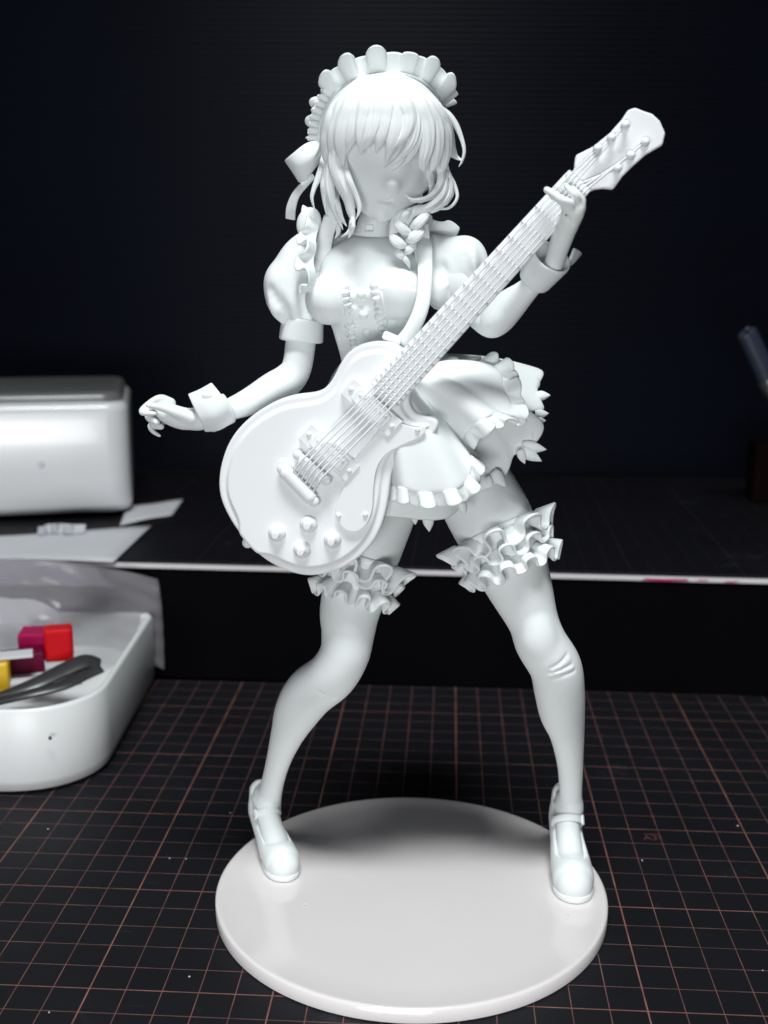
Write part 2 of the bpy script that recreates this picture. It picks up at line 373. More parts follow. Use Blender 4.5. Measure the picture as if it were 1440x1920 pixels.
for x0, x1, zz0, zz1 in ((104, 125, 53.8, 55.2), (128, 134, 54.4, 55.2), (140, 147, 54.0, 54.8)):     # magenta paint on the edge
    pl = [(x0, zz0+0.3), ((x0+x1)/2, zz0), (x1, zz0+0.5), (x1-1, zz1), ((x0+x1)/2, zz1-0.2), (x0+2, zz1-0.1)]
    V = np.array([(p[0], -1.25-t*0.06, p[1]) for t in (0, 1) for p in pl]) @ Rz + A(3.6, 182.8, 0)
    F = [tuple(range(6)), tuple(range(6, 12))[::-1]]+[(i, (i+1) % 6, 6+(i+1) % 6, 6+i) for i in range(6)]
    part('paint_stain', V, F, PAINTM, eb, False, fix=True)
cm2 = slab('cutting_mat', [(-415, 1.5), (415, 1.5), (415, 243), (-415, 243)], 55.5, 57.0, MATM2, ST, (3.6, 182.8, 0))
tag(cm2, 'dark cutting mat with faint grid lines lying on top of the raised shelf', 'cutting mat')
nz = 900; zz = np.linspace(-2, 560, nz); yy = 0.24*np.sin(zz*2*np.pi/3.4)
P = np.stack([np.stack([np.full(nz, x), 428+yy, zz], -1) for x in (-620, 0, 620)], 0)
V, F = gridmesh(P); P0 = part('backdrop_panel', V, F, NAVY, None, True, solid=3.0)
tag(P0, 'dark navy ribbed plastic panel standing behind everything', 'backdrop panel')

# A3 size mark and tick corner printed on the mat
def mat_local(x, y, z=0.0): return (np.array([x, y, z]) @ rotz(-YAW)) + A(-88.318, -45.184, 0)
PRINT = mat('mat_print', (0.10, 0.035, 0.035), 0.6)
tcur = bpy.data.curves.new('size_mark', 'FONT'); tcur.body = 'A3'; tcur.size = 0.044; tcur.extrude = 0.0004; tcur.align_x = 'CENTER'
to = bpy.data.objects.new('size_mark_tmp', tcur); COL.objects.link(to); bpy.context.view_layer.update()
tm = bpy.data.meshes.new_from_object(to.evaluated_get(bpy.context.evaluated_depsgraph_get())); bpy.data.objects.remove(to)
tm.name = 'size_mark'; so = bpy.data.objects.new('size_mark', tm); COL.objects.link(so); tm.materials.append(PRINT); so.parent = cm
pm = (atz(1221, 1575, 0)-A(-88.318, -45.184, 0)) @ rotz(-YAW).T
so.location = Vector((pm[0], pm[1], 0.06))*S
for w_, d_, ox, oy in ((5.4, 0.5, 0.9, 4.0), (0.8, 3.6, 3.4, 2.2)):
    V, F = prism(boxpoly(w_, d_, cx=pm[0]+ox, cy=pm[1]+oy), 0.02, 0.07); me = make_mesh('size_mark_corner', V, F, False); me.materials.append(PRINT); o = bpy.data.objects.new('size_mark_corner', me); COL.objects.link(o); o.parent = cm
# ------------------------------------------------------------------ display stand
prof = [(0.01, 0.05), (59.4, 0.05), (60, 0.5), (60, 4.1), (59.6, 4.5), (59.0, 4.62), (58.4, 4.5), (50, 4.5), (0.01, 4.5)]
V, F = lathe(prof, 160); stand = part('display_stand', V, F, ACRYL, None, True)
stand.data.polygons.foreach_set('use_smooth', [True]*len(stand.data.polygons))
d = stand.modifiers.new('split', 'EDGE_SPLIT'); d.split_angle = math.radians(50)
tag(stand, 'round milky white display stand under the figurine', 'display stand')

# ================================================================== figurine
FO = A(0, 12, 4.5)
fig = thing('figurine', 'unpainted white resin figurine of a faceless person in a frilly maid dress holding a guitar', 'figurine', FO)
HC = at(722, 262, 4); HR = A(17.4, 18.0, 17.6)
def onhead(u, v, off=0.0):
    d = RM @ A((u-720)/FPX, -(v-960)/FPX, -1.0); R = HR+off
    o = (CAM-HC)/R; dd = d/R; a = dd@dd; b = o@dd; c = o@o-1; disc = b*b-a*c
    return CAM+(-b-math.sqrt(max(disc, 0)))/a*d
def surf(vol, u, v, y0=-45, y1=40):
    Ys = np.arange(y0, y1, 0.2); pts = np.array([at(u, v, y) for y in Ys]); ii = np.round((pts-vol.lo)/vol.h).astype(int)
    for p, i in zip(pts, ii):
        if (i >= 0).all() and (i < vol.n).all() and vol.D[tuple(i)] < 0: return p
    return at(u, v, 0)
LEG_R = [(868, 880, 14, 76), (924, 980, 6, 80), (968, 1084, 2, 62.5), (998, 1160, 0, 47), (1014, 1204, -1, 47.5), (1041, 1250, 0, 48), (1049, 1296, 3, 46), (1054, 1335, 7, 41.5), (1063, 1376, 11, 31.5), (1069, 1433, 15, 23.5), (1070, 1490, 18, 20.5), (1070, 1514, 19, 23), (1066, 1552, 20, 24)]
LEG_L = [(735, 880, 14, 76), (698, 1000, 5, 69), (659, 1131, 0, 57), (653, 1182, -1, 49.5), (646, 1226, -2, 46), (622, 1266, 0, 46.5), (583, 1297, 6, 47), (559, 1331, 10, 42), (540, 1374, 14, 31), (524, 1420, 18, 23), (513, 1460, 22, 20.5), (505, 1495, 25, 22), (500, 1530, 26, 24)]
pR, rR = limb(LEG_R, 14); pL, rL = limb(LEG_L, 14)
# shoe frames: heel and toe on the stand
SHOES = {'l': (A(-50.0, 31.0, 4.6), A(-37.9, 1.2, 4.6)), 'r': (A(50.6, 25.5, 4.6), A(49.4, -10.6, 4.6))}
def shoe_frame(k):
    a, b = SHOES[k]; x = nrm(b-a); z = A(0, 0, 1); y = np.cross(z, x); return a, np.stack([x, y, z]), np.linalg.norm(b-a)/35.0
def s2w(k, P):
    a, F, sc = shoe_frame(k); return a+(np.asarray(P, float)*sc) @ F

body = Vol((-84, -40, 6), (66, 44, 246), 0.38)
# torso
tp, tr = limb([(700, 452, 9, 34), (703, 484, 8.5, 62), (700, 540, 6, 88), (704, 600, 5.5, 77), (712, 655, 6, 70), (740, 730, 9, 84), (795, 830, 11, 105), (800, 865, 11, 90)])
body.chain(tp, tr, 2.0, sy=0.66, y0=8.5)
body.chain([at(640, 470, 10), at(770, 470, 10)], [4.2, 4.2], 3.0)
for p, r, s_ in ((pR, rR, 1), (pL, rL, -1)): body.chain(p, r*0.96, 3.0)
for k in 'lr': body.chain(s2w(k, [(5, 0, 17), (13, 0, 11.5), (23, 0, 6.5)]), [3.0, 3.2, 3.2], 2.0)
# head, jaw, neck
body.ell(HC, HR-2.2)
body.ell(at(725, 322, -1), (10.4, 9.2, 9.0), 2.0)
body.chain([at(664, 328, 2.5), at(679, 374, -0.5), at(714.5, 404, -6.0)], [4.0, 2.9, 1.0], 2.6)
body.chain([at(786, 322, 2.5), at(767, 364, -0.5), at(716.5, 404, -6.0)], [4.0, 2.9, 1.0], 2.6)
body.chain([at(724, 335, -1.5), at(720, 372, -2.3), at(717, 396, -4.4)], [8.0, 5.8, 2.2], 2.6)
body.chain([at(748, 300, -9.0), at(741, 328, -9.4), at(736, 345, -9.9)], [1.0, 1.0, 1.0], 4.0)
body.ell(at(735.5, 346.5, -10.2), (0.6, 0.9, 0.5), 2.6)
body.chain([at(712, 385, 7), at(702, 425, 7), at(698, 470, 8)], [4.4, 4.9, 5.6], 1.0)
p = surf(body, 722, 376)
mq = [surf(body, u, v)+A(0, -0.05, 0) for u, v in ((708, 370), (712, 375), (719, 378.5), (727, 378.5), (733, 375.5), (736, 371.5))]
body.chain(mq, [0.1, 0.42, 0.55, 0.55, 0.42, 0.1], 0.35, 's')
body.ell(surf(body, 723, 386)+A(0, 0.35, 0), (1.5, 0.6, 0.5), 1.2)
nh = surf(body, 692, 427)
ix, g = body.sl(nh-5, nh+5)
dbox = np.maximum(np.maximum(np.abs(g[0]-nh[0])-1.15, np.abs(g[1]-nh[1])-1.6), np.abs(g[2]-nh[2])-0.85)
body.apply(ix, np.broadcast_to(dbox, body.D[ix].shape).astype(np.float32), 0.2, 's')
# left arm and hand
def cap(L, k=0.8, n=4, op='u', vol=None):
    P, R = limb(L, n); (vol or body).chain(P, R, k, op)
cap([(588, 470, 10, 30), (572, 560, 9, 29), (564, 640, 8, 28.5), (556, 690, 6, 28), (538, 714, 4, 31), (512, 729, 1.5, 31), (470, 752, -2, 26), (430, 768, -5, 20.5), (395, 779, -7, 18), (372, 786, -7.5, 19)], 2)
cap([(378, 786, -7.5, 18), (345, 785, -8, 21), (318, 776, -7.5, 20), (304, 766, -6, 17)], 1.5)
cap([(318, 757, -5, 12), (300, 749, -6.0, 9.5), (278, 762, -8, 9), (267, 773, -9, 6.5), (290, 775.5, -10, 4)], 0.8)
cap([(312, 760, -3, 11), (290, 764, -3.5, 9.5), (279, 781, -5, 8), (294, 792, -7, 6)], 0.5)
cap([(314, 772, -1, 10), (296, 781, -1.5, 9), (287, 796, -3, 7.5), (302, 800, -5, 6)], 0.5)
cap([(316, 785, 1, 10), (292, 791, 0, 7), (282, 799, -1, 5.5), (287, 809, -2, 4.5), (299, 817, -3, 3.2)], 0.5)
cap([(358, 784, -10, 12), (328, 773, -11.5, 9.5), (300, 763, -12.5, 7.5), (277, 760, -13, 4)], 0.9)
# right arm and hand on the guitar neck
cap([(800, 480, 9, 32), (842, 532, 7, 33), (888, 575, 2, 31), (917, 606, -4, 26), (932, 598, -6, 31), (952, 576, -7.5, 31), (978, 553, -11, 24), (1003, 530, -15, 19), (1035, 500, -20, 18), (1047, 465, -23, 20), (1061, 428, -26, 20.5), (1072, 402, -28, 19)], 1.5)
cap([(1064, 420, -27, 18), (1077, 396, -29, 19), (1083, 380, -29, 15)], 1.2)
cap([(1064, 402, -29, 11), (1060, 384, -31, 9), (1045, 369, -31.5, 8), (1025, 356, -29.5, 6.5)], 0.6)
cap([(1074, 396, -29.5, 10), (1068, 381, -32, 8), (1052, 374, -32, 7), (1036, 369, -30.5, 5)], 0.4)
cap([(1086, 385, -29, 10), (1080, 369, -31.5, 8), (1070, 358, -31.5, 6.5), (1061, 347, -30, 4.5)], 0.5)
cap([(1090, 392, -27, 9), (1090, 374, -29, 7.5), (1082, 362, -30, 6), (1074, 352, -29, 4.5)], 0.5)
cap([(1052, 425, -23, 9), (1044, 408, -18, 8), (1036, 392, -13, 7)], 0.8)
for a in ([(1048, 392, -34), (1062, 404, -33), (1072, 422, -31)],):
    body.chain([surf(body, u, v)+A(0, -0.1, 0) for u, v, _ in a], [0.2, 0.35, 0.2], 0.8, 's')
V, F = body.mesh(2); part('body', V, F, RESIN, fig)

# ---- stockings (with the covered foot) from the garters down
for k, p, r, i0, lbl in (('l', pL, rL, 21, 'left'), ('r', pR, rR, 21, 'right')):
    q, rr = p[i0:], r[i0:]
    lo = q.min(0)-9; hi = q.max(0)+9; lo[2] = 5; lo[1] = min(lo[1], SHOES[k][1][1]-2); hi[0] = max(hi[0], SHOES[k][0][0]+8)
    v = Vol(lo, hi, 0.45); v.chain(q, rr+0.12, 0)
    v.chain(s2w(k, [(4.5, 0, 18), (9, 0, 14.2), (15, 0, 10.0), (22, 0, 6.0), (27, 0, 4.4)]), [3.4, 3.6, 3.9, 4.4, 4.0], 2.5)
    if k == 'r':
        kn = surf(v, 1012, 1196); v.ell(kn+A(0, 2.0, 0), (3.6, 2.3, 5), 3.0)
        for a in ([(1032, 1254), (1050, 1243), (1064, 1226)], [(1030, 1262), (1048, 1256), (1072, 1246)], [(1036, 1271), (1052, 1267), (1076, 1258)]):
            v.chain([surf(v, *t) for t in a], [0.08, 0.17, 0.06], 1.0, 's')
        for a in ([(1034, 1258), (1050, 1250), (1068, 1236)], [(1034, 1267), (1050, 1262), (1074, 1252)]):
            v.chain([surf(v, *t)+A(0, 0.1, 0) for t in a], [0.06, 0.2, 0.06], 0.9)
    else:
        for a in ([(597, 1297), (612, 1306), (628, 1309)], [(604, 1304), (616, 1310), (626, 1312)]):
            v.chain([surf(v, *t) for t in a], [0.12, 0.35, 0.2], 0.9, 's')
    a0, Fm, sc = shoe_frame(k)
    for zz_, sl_ in ((18.2, 0.22), (16.8, -0.12), (15.2, 0.3)):       # ankle wrinkles
        c = s2w(k, (5.2+(18-zz_)*0.5, 0, zz_)); th = np.linspace(math.pi*0.9, math.pi*2.1, 14)
        ring = np.stack([c[0]+3.5*np.cos(th), c[1]+3.3*np.sin(th), c[2]+sl_*3*np.cos(th)-0.5*np.sin(th)], 1)
        v.chain(ring, np.full(14, 0.38), 0.8)
    V, F = v.mesh(2); part('stocking', V, F, RESIN, fig)
    # ---- shoe
    c0 = s2w(k, (16, 0, 8)); v = Vol(c0-A(24, 26, 8), c0+A(24, 26, 14), 0.42)
    v.chain(s2w(k, [(2.8, 0, 13), (4, 0, 11), (12, 0, 7.6), (21, 0, 5.0), (27.0, 0, 4.2), (29.0, 0, 3.9)]), np.array([4.5, 4.9, 5.2, 6.1, 6.2, 5.5])*sc, 0.6)
    v.chain(s2w(k, [(2.2, 0, 12), (1.6, 0, 18.5)]), np.array([4.6, 4.0])*sc, 1.0)
    v.chain(s2w(k, [(7.5, 0, 24), (9, 0, 18.5), (15, 0, 14.6), (21.5, 0, 11.4)]), np.array([6.4, 6.2, 6.3, 5.2])*sc, 0.35, 's')
    pl = s2w(k, (18, 0, 0.9)); v.plane(pl, (0, 0, -1), 0.5)
    V, F = v.mesh(2); sh = part('shoe', V, F, RESIN, fig)
    poly = [(19, -4.8), (24, -6.0), (29, -5.9), (33, -3.9), (34.8, 0), (33, 3.9), (29, 5.9), (24, 6.0), (19, 4.8), (17.5, 0)]
    pq = resample(catmull(poly, 6, True), 40, True); V, F = prism(pq*sc, 0.0, 1.9*sc, Fm, a0); part('sole', V, F, RESIN, sh, True, bevel=0.5)
    hp = [(1.9, 0), (1.7, 0.3), (1.75, 2), (2.3, 5), (3.6, 8.5), (3.6, 11)]
    V, F = lathe([(0.01, 0)]+[(a*sc, b*sc) for a, b in hp]+[(0.01, 11*sc)], 24, Fm, s2w(k, (1.2, 0, 0.0))); part('heel', V, F, RESIN, sh)
    # strap over the instep and its buckle
    th = np.linspace(-0.15*math.pi, 1.15*math.pi, 26); cst = (9.5, 0, 13.0); tilt = A(0.72, 0, 0.69)
    ring = np.stack([cst[0]+tilt[0]*4.9*np.sin(th), 4.75*np.cos(th), cst[2]+tilt[2]*4.9*np.sin(th)], 1)
    nn = np.stack([tilt[0]*np.sin(th), np.cos(th), tilt[2]*np.sin(th)], 1) @ Fm
    V, F = tubemesh(s2w(k, ring), np.full(26, 1.15), np.full(26, 0.32), nn, 12); part('strap', V, F, RESIN, sh)
    side = 0.80 if k == 'l' else 0.30
    i = 6 if k == 'r' else 19
    cb = s2w(k, ring[i])+nn[i]*0.45; ax = nrm(np.gradient(s2w(k, ring), axis=0)[i]); by = nrm(np.cross(nn[i], ax))
    fr = np.stack([ax, by, nn[i]])
    V, F = prism(boxpoly(1.2, 3.2, 0.3, 3), -0.3, 0.4, fr, cb); part('buckle', V, F, RESIN, sh, True, bevel=0.2)
# ---- garters: two frilled layers round each thigh
def leg_ring(p, r, c_idx, grow, n=48, shift=0.0):
    c = p[c_idx]; ax = nrm(p[min(c_idx+7, len(p)-1)]-p[c_idx-7]); e1 = nrm(np.cross(ax, A(0, 1, 0))); e2 = np.cross(e1, ax)
    th = np.linspace(0, 2*np.pi, n, endpoint=False); rd = np.cos(th)[:, None]*e1+np.sin(th)[:, None]*e2
    return c+ax*shift+rd*(r[c_idx]+grow), rd, ax
for p, r, idx, idx2, waves, ph in ((pR, rR, 16, 21, 9, 0.3), (pL, rL, 19, 23, 8, 1.5)):
    B_, rd, ax = leg_ring(p, r, idx, 0.0)
    s_ = 1.0 if p is pR else 0.9
    V, F = tubemesh(np.vstack([B_, B_[:1]]), np.full(49, .7), np.full(49, 0.4), np.vstack([rd, rd[:1]]), 10); ga = part('garter', V, F, RESIN, fig)
    V, F = ruffle(B_-rd*0.3+ax*1.2, rd*0.88+ax*0.42, 5.6*s_, waves, 4.2*s_, 0.85, closed=True, per=30, nv=9, phase=ph, jitter=0.25, base_amp=0.45, lround=-0.10, corner=0.08)
    part('garter_frill', V, F, RESIN, ga, solid=1.0, sub=1)
    B2, rd2, ax2 = leg_ring(p, r, idx2-2, 0.0, shift=0.0)
    V, F = ruffle(B2-rd2*0.2, rd2*0.75+ax2*0.6, 5.0*s_, waves+2, 2.4*s_, 0.8, closed=True, per=24, nv=8, phase=ph+2.5, jitter=0.3, base_amp=0.35, lround=0.08)
    part('garter_frill', V, F, RESIN, ga, solid=0.85, sub=1)
    B2, rd2, ax2 = leg_ring(p, r, idx2, 0.0, shift=0.8)
    V, F = ruffle(B2-rd2*0.2+ax2*0.4, rd2*0.66+ax2*0.72, 6.0*s_, waves+4, 2.3*s_, 0.8, closed=True, per=24, nv=8, phase=ph+1, jitter=0.25, base_amp=0.3, lround=0.10)
    part('garter_frill', V, F, RESIN, ga, solid=0.85, sub=1)

# ---- blouse, bodice
bl = Vol((-38, -16, 138), (30, 34, 212), 0.5)
bl.chain(tp[5:30], tr[5:30]+0.35, 0, sy=0.66, y0=8.5)
bl.chain([at(640, 470, 10), at(770, 470, 10)], [4.6, 4.6], 3.0)
bl.ell(at(688, 508, 2.0), (13.0, 6.6, 8.6), 4.0); bl.ell(at(682, 560, 0.4), (7, 5.2, 8.5), 4.0)
for u, v, Y, r in ((616, 562, -2.0, (6.0, 6.6, 6.4)), (746, 547, -2.5, (6.9, 7.2, 7.4))): bl.ell(at(u, v, Y), r, 3.4)
bl.ell(at(698, 431, 4), (7.0, 8.0, 2.2), 0.8, 's')
blouse = bl.D.copy()
V, F = bl.mesh(2); part('blouse', V, F, RESIN, fig)
bl.D = blouse-0.42
bl.plane(at(688, 529, -10), nrm(A(0.10, 0.25, 1.0)), 0.35)
# pulled folds between the plackets and at the waist
for a, w in (([(652, 545), (676, 538), (700, 542)], .3), ([(654, 572), (678, 568), (704, 574)], .3), ([(658, 606), (682, 604), (710, 608)], .3), ([(722, 605), (745, 602), (775, 606)], .5), ([(725, 622), (750, 618), (780, 620)], .4), ([(620, 640), (640, 634), (655, 640)], .45), ([(622, 655), (640, 650), (656, 655)], .4)):
    bl.chain([surf(bl, *t) for t in a], [0.15, w*1.5, 0.15], 1.6, 's')
V, F = bl.mesh(2); bod = part('bodice', V, F, RESIN, fig)
# seams and bead frills of the plackets
for line, nb in (([(634, 527), (640, 560), (647, 600), (655, 648)], 13), ([(709, 513), (714, 550), (721, 585), (726, 622)], 11)):
    q = catmull(line, 8); P3 = np.array([surf(bl, *t)+A(0, -0.1, 0) for t in q]); P3[:, 1] = np.convolve(np.pad(P3[:, 1], 2, 'edge'), np.ones(5)/5, 'valid')
    n = len(P3); V, F = tubemesh(P3, np.full(n, .42), np.full(n, .45), np.tile(A(0, -1, 0), (n, 1)), 8); part('seam', V, F, RESIN, bod)
    sgn = 1 if line[0][0] < 680 else -1
    q = resample(q+A(sgn*9, 3), nb)
    fr_ = [surf(bl, *t) for t in q]
    for i, c in enumerate(fr_):
        nxt = nrm(fr_[min(i+1, nb-1)]-fr_[max(i-1, 0)]); rx = nrm(np.cross(nxt, A(0, -1, 0))); R = np.stack([rx, np.cross(nxt, rx), nxt], 1)
        V, F = ballmesh(c, A(1.45, 1.35, 0.9)*(1+RNG.normal(0, 0.1)), 12, 8, R); part('placket_frill', V, F, RESIN, bod)
for u, v in ((677, 552), (682, 589), (687, 622)):
    c = surf(bl, u, v); V, F = ballmesh(c+A(0, 0.1, 0), (1.4, 1.25, 1.4), 16, 10); part('button', V, F, RESIN, bod)
# collar ring line
th = np.linspace(0, 2*np.pi, 40, endpoint=False); cc = at(699, 444, 7.3)
P3 = np.stack([cc[0]+5.9*np.cos(th), cc[1]+5.6*np.sin(th), cc[2]+0.7*np.sin(th)-0.6], 1); P3 = np.vstack([P3, P3[:1]])
V, F = tubemesh(P3, np.full(41, .35), np.full(41, .35), P3-cc, 8); part('collar', V, F, RESIN, fig)
# shoulder straps of the apron
for pts, w in (([(622, 408), (612, 436), (606, 470), (603, 505), (600, 530)], 2.3), ([(788, 420), (790, 450), (793, 485), (795, 520)], 2.4)):
    q = catmull(pts, 8); P3 = []
    for t in q:
        s0 = surf(bl, *t); P3.append(s0 if s0[1] < 12 and abs(s0[1]) > 0.01 else at(t[0], t[1], 3))
    P3 = np.array(P3); P3[:, 1] = np.convolve(np.pad(P3[:, 1], 4, 'edge'), np.ones(9)/9, 'valid')-0.3
    n = len(P3); V, F = tubemesh(P3, np.full(n, w), np.full(n, .5), np.tile(A(-0.2, -1, 0.25), (n, 1)), 12); part('apron_strap', V, F, RESIN, fig)

# ---- puff sleeves
def crease(v, pts, w, k=1.8):
    q = resample(catmull(pts, 6), 9); v.chain([surf(v, *t)+A(0, -0.15, 0) for t in q], np.interp(np.linspace(0, 1, 9), [0, .25, .55, 1], [0.05, w[0]+.3, w[1], 0.05])*0.8, k*1.3, 's')
def fold(v, pts, w, k=2.0):
    q = resample(catmull(pts, 6), 9); v.chain([surf(v, *t)+A(0, 0.3, 0) for t in q], np.interp(np.linspace(0, 1, 9), [0, .5, 1], [0.05, w[1], 0.05]), k*1.3)
c = at(548, 535, 8); sv = Vol(c-A(16, 16, 24), c+A(14, 16, 22), 0.45)
P, R = limb([(578, 452, 9, 22), (563, 482, 8, 36), (552, 515, 8, 44), (546, 545, 8, 45), (556, 575, 8, 38), (566, 594, 8, 33), (568, 606, 8, 33)]); sv.chain(P, R, 0)
sv.ell(at(521, 530, 7), (3.4, 5, 4.6), 3); sv.ell(at(528, 566, 5), (3.6, 4, 4.4), 3)
def gathers(v, c, ax, n, amp, z0, z1, ph):     # soft gathers round the axis ax through c, strongest towards z1
    ax = nrm(ax); e1 = nrm(np.cross(ax, A(0, 1, 0))); e2 = np.cross(e1, ax)
    def fn(x, y, z):
        x, y, z = x-c[0], y-c[1], z-c[2]; h_ = x*ax[0]+y*ax[1]+z*ax[2]; a_ = np.arctan2(x*e2[0]+y*e2[1]+z*e2[2], x*e1[0]+y*e1[1]+z*e1[2])
        return amp*np.sin(n*a_+ph+0.9*np.sin(2*a_)+0.12*h_)*np.clip((h_-z0)/(z1-z0), 0, 1)**1.3
    v.warp(fn)
gathers(sv, at(556, 530, 8), at(566, 600, 8)-at(556, 530, 8), 9, 0.62, -2.5, 10.5, 0.6)
crease(sv, [(507, 545), (518, 562), (532, 580)], [0.1, 0.9], 2.6)
crease(sv, [(572, 520), (566, 555), (574, 590)], [0.1, 0.7], 2.2)
V, F = sv.mesh(2); sl1 = part('puff_sleeve', V, F, RESIN, fig)
def band(name, c0, c1, r0, r1, parent, thick=0.5, n=40, tilt=None, flare=1.0, sy=1.0, wave=0.0):
    ax = nrm(c1-c0); e1 = nrm(np.cross(ax, A(0, 1, 0))); e2 = np.cross(e1, ax); th = np.linspace(0, 2*np.pi, n, endpoint=False); nv = 6
    G = np.zeros((n, nv, 3))
    for j, t in enumerate(np.linspace(0, 1, nv)):
        r = r0+(r1-r0)*t**flare
        G[:, j] = c0+(c1-c0)*t+r*(np.cos(th)[:, None]*e1+sy*np.sin(th)[:, None]*e2)*(1+wave*t*np.sin(5*th))[:, None]
    V, F = gridmesh(G, True); return part(name, V, F, RESIN, parent, solid=thick*2, sub=1)
band('sleeve_cuff', at(568, 596, 8), at(564, 640, 8), 5.5, 5.95, sl1, 0.45, wave=0.02)
c = at(840, 510, 6); sv = Vol(c-A(16, 18, 20), c+A(17, 18, 18), 0.45)
P, R = limb([(800, 462, 10, 26), (822, 480, 8, 40), (848, 500, 6, 49), (866, 512, 4, 47), (872, 526, 3, 40)]); sv.chain(P, R, 0)
sv.ell(at(872, 478, 3), (5.2, 6, 5.2), 3); sv.ell(at(826, 545, 2), (4.2, 6, 5.0), 3); sv.ell(at(885, 495, 2), (3.6, 5, 4.6), 2)
gathers(sv, at(846, 492, 6), at(872, 532, 3)-at(846, 492, 6), 9, 0.6, -2.5, 8.5, 2.0)
crease(sv, [(874, 462), (872, 484), (878, 508)], [0.1, 0.8], 2.4)
crease(sv, [(828, 500), (842, 522), (850, 545)], [0.1, 0.8], 2.4)
V, F = sv.mesh(2); sl2 = part('puff_sleeve', V, F, RESIN, fig)
band('sleeve_cuff', at(856, 520, 4), at(886, 566, 1), 6.1, 5.6, sl2, 0.45)
# ---- shoulder frills
B_ = catmull([at(600, 402, 7), at(598, 425, 2), at(593, 455, -1), at(590, 485, -4), at(590, 512, -5.5), at(594, 545, -5)], 8)
O = catmull([A(-.85, .1, .6), A(-.95, -.2, .15), A(-.85, -.55, .1), A(-.8, -.6, 0), A(-.75, -.65, -.1), A(-.6, -.8, -.2)], 8)
V, F = ruffle(B_, O, 4.6, 3.2, 2.0, 0.8, per=28, nv=10, phase=0.6, jitter=0.25, base_amp=0.15, lround=0.15); part('shoulder_frill', V, F, RESIN, fig, solid=0.7, sub=1)
t = math.radians(18); V, F = ballmesh(at(579, 418, 3), (3.3, 1.7, 4.3), 24, 16, np.array([[math.cos(t), 0, math.sin(t)], [0, 1, 0], [-math.sin(t), 0, math.cos(t)]])); part('shoulder_frill', V, F, RESIN, fig)
B_ = catmull([at(784, 434, 10), at(808, 438, 12), at(832, 446, 13), at(852, 458, 13)], 8); O = np.tile(A(0.25, 0.1, 1.0), (len(B_), 1))
V, F = ruffle(B_, O, 4.6, 1.3, 0.9, 0.3, per=24, phase=1, lround=0.15); part('shoulder_frill', V, F, RESIN, fig, solid=0.7, sub=1)

# ---- wrist cuffs
def wrist_cuff(c0, c1, r0, r1, flap, btn, lipv):
    cu = band('wrist_cuff', c0, c1, r0, r1, fig, 0.45)
    q = np.array([[at(*t) for t in row] for row in flap]); G = np.array([catmull(row, 5) for row in q]); G = catmull(G.reshape(len(G), -1), 5).reshape(-1, G.shape[1], 3)
    V, F = gridmesh(G); part('cuff_flap', V, F, RESIN, cu, solid=0.9, sub=1)
    if btn is not None:
        V, F = ballmesh(at(*btn), (1.4, 0.55, 1.2), 16, 10); part('button', V, F, RESIN, cu)
wrist_cuff(at(386, 783, -7), at(431, 764, -5), 4.2, 3.9,
           [[(352, 739, -9.5), (374, 730, -10), (397, 717, -8.5)], [(363, 763, -11.6), (388, 755, -12.4), (416, 741, -11)], [(376, 790, -12.0), (402, 783, -12.6), (431, 766, -11)], [(384, 809, -8.5), (412, 806, -9), (440, 789, -7.5)]], (388, 743, -11.9), None)
wrist_cuff(at(1001, 527, -15), at(1036, 480, -21), 4.0, 5.2,
           [[(1062, 497, -18), (1070, 480, -18), (1076, 464, -17)], [(1068, 497, -15), (1078, 486, -14.5), (1086, 470, -14)], [(1070, 494, -12), (1081, 484, -11), (1090, 475, -10.5)]], None, None)

# ---- skirt, petticoat and apron
Wc = at(716, 668, 9)
HEM = [(640, 930, -11), (700, 964, -13), (760, 974, -15), (832, 972, -13), (885, 938, -9), (930, 905, -6), (966, 860, -5), (990, 844, -4), (1017, 795, -1), (992, 774, 4), (1014, 768, 11), (1016, 732, 17), (1014, 699, 24), (980, 692, 32), (925, 706, 38), (840, 735, 40), (750, 765, 38), (680, 775, 30), (640, 765, 22), (616, 800, 10), (610, 870, 0)]
Hm = np.array([at(*t) for t in HEM]); Hc = catmull(Hm, 8, True)
ang = np.unwrap(np.arctan2(Hc[:, 1]-Wc[1], Hc[:, 0]-Wc[0]))
Wr = np.stack([Wc[0]+9.5*np.cos(ang), Wc[1]+7.5*np.sin(ang), np.full(len(ang), Wc[2])], 1)
def bell(Wr, Hc, nv, bulge, up, wv=0, wa=0.0, ext=1.0):
    v = np.linspace(0, ext, nv)[None, :, None]; rad = Hc-Wr; rad = nrm(rad*A(1, 1, 0)); n = len(Hc); u = np.linspace(0, 1, n)
    G = Wr[:, None]*(1-v)+Hc[:, None]*v+(rad*bulge)[:, None]*np.sin(np.clip(v, 0, 1)*np.pi)+A(0, 0, 1)*up*np.sin(np.clip(v, 0, 1)*np.pi)
    if wv: G = G+rad[:, None]*(wa*np.sin(2*np.pi*wv*u))[:, None, None]*v**1.5
    return G
G = bell(Wr, Hc, 14, 2.5, 1.5, 9, 1.2)
V, F = gridmesh(G, True); skirt = part('skirt', V, F, RESIN, fig, solid=0.9, sub=1)
edge = G[:, -1]; inn = G[:, -3]; od = nrm(edge-inn)
V, F = ruffle(inn*0.55+edge*0.45-(Hc-Wr)*0.03, od, 4.6, 26, 0.35, 0.0, closed=True, per=14, nv=5, jitter=0.25, lenmod=lambda ph: 0.35+0.55*np.abs(np.sin(ph/2))**1.6)
pet = part('petticoat', V, F, RESIN, skirt, solid=0.6)
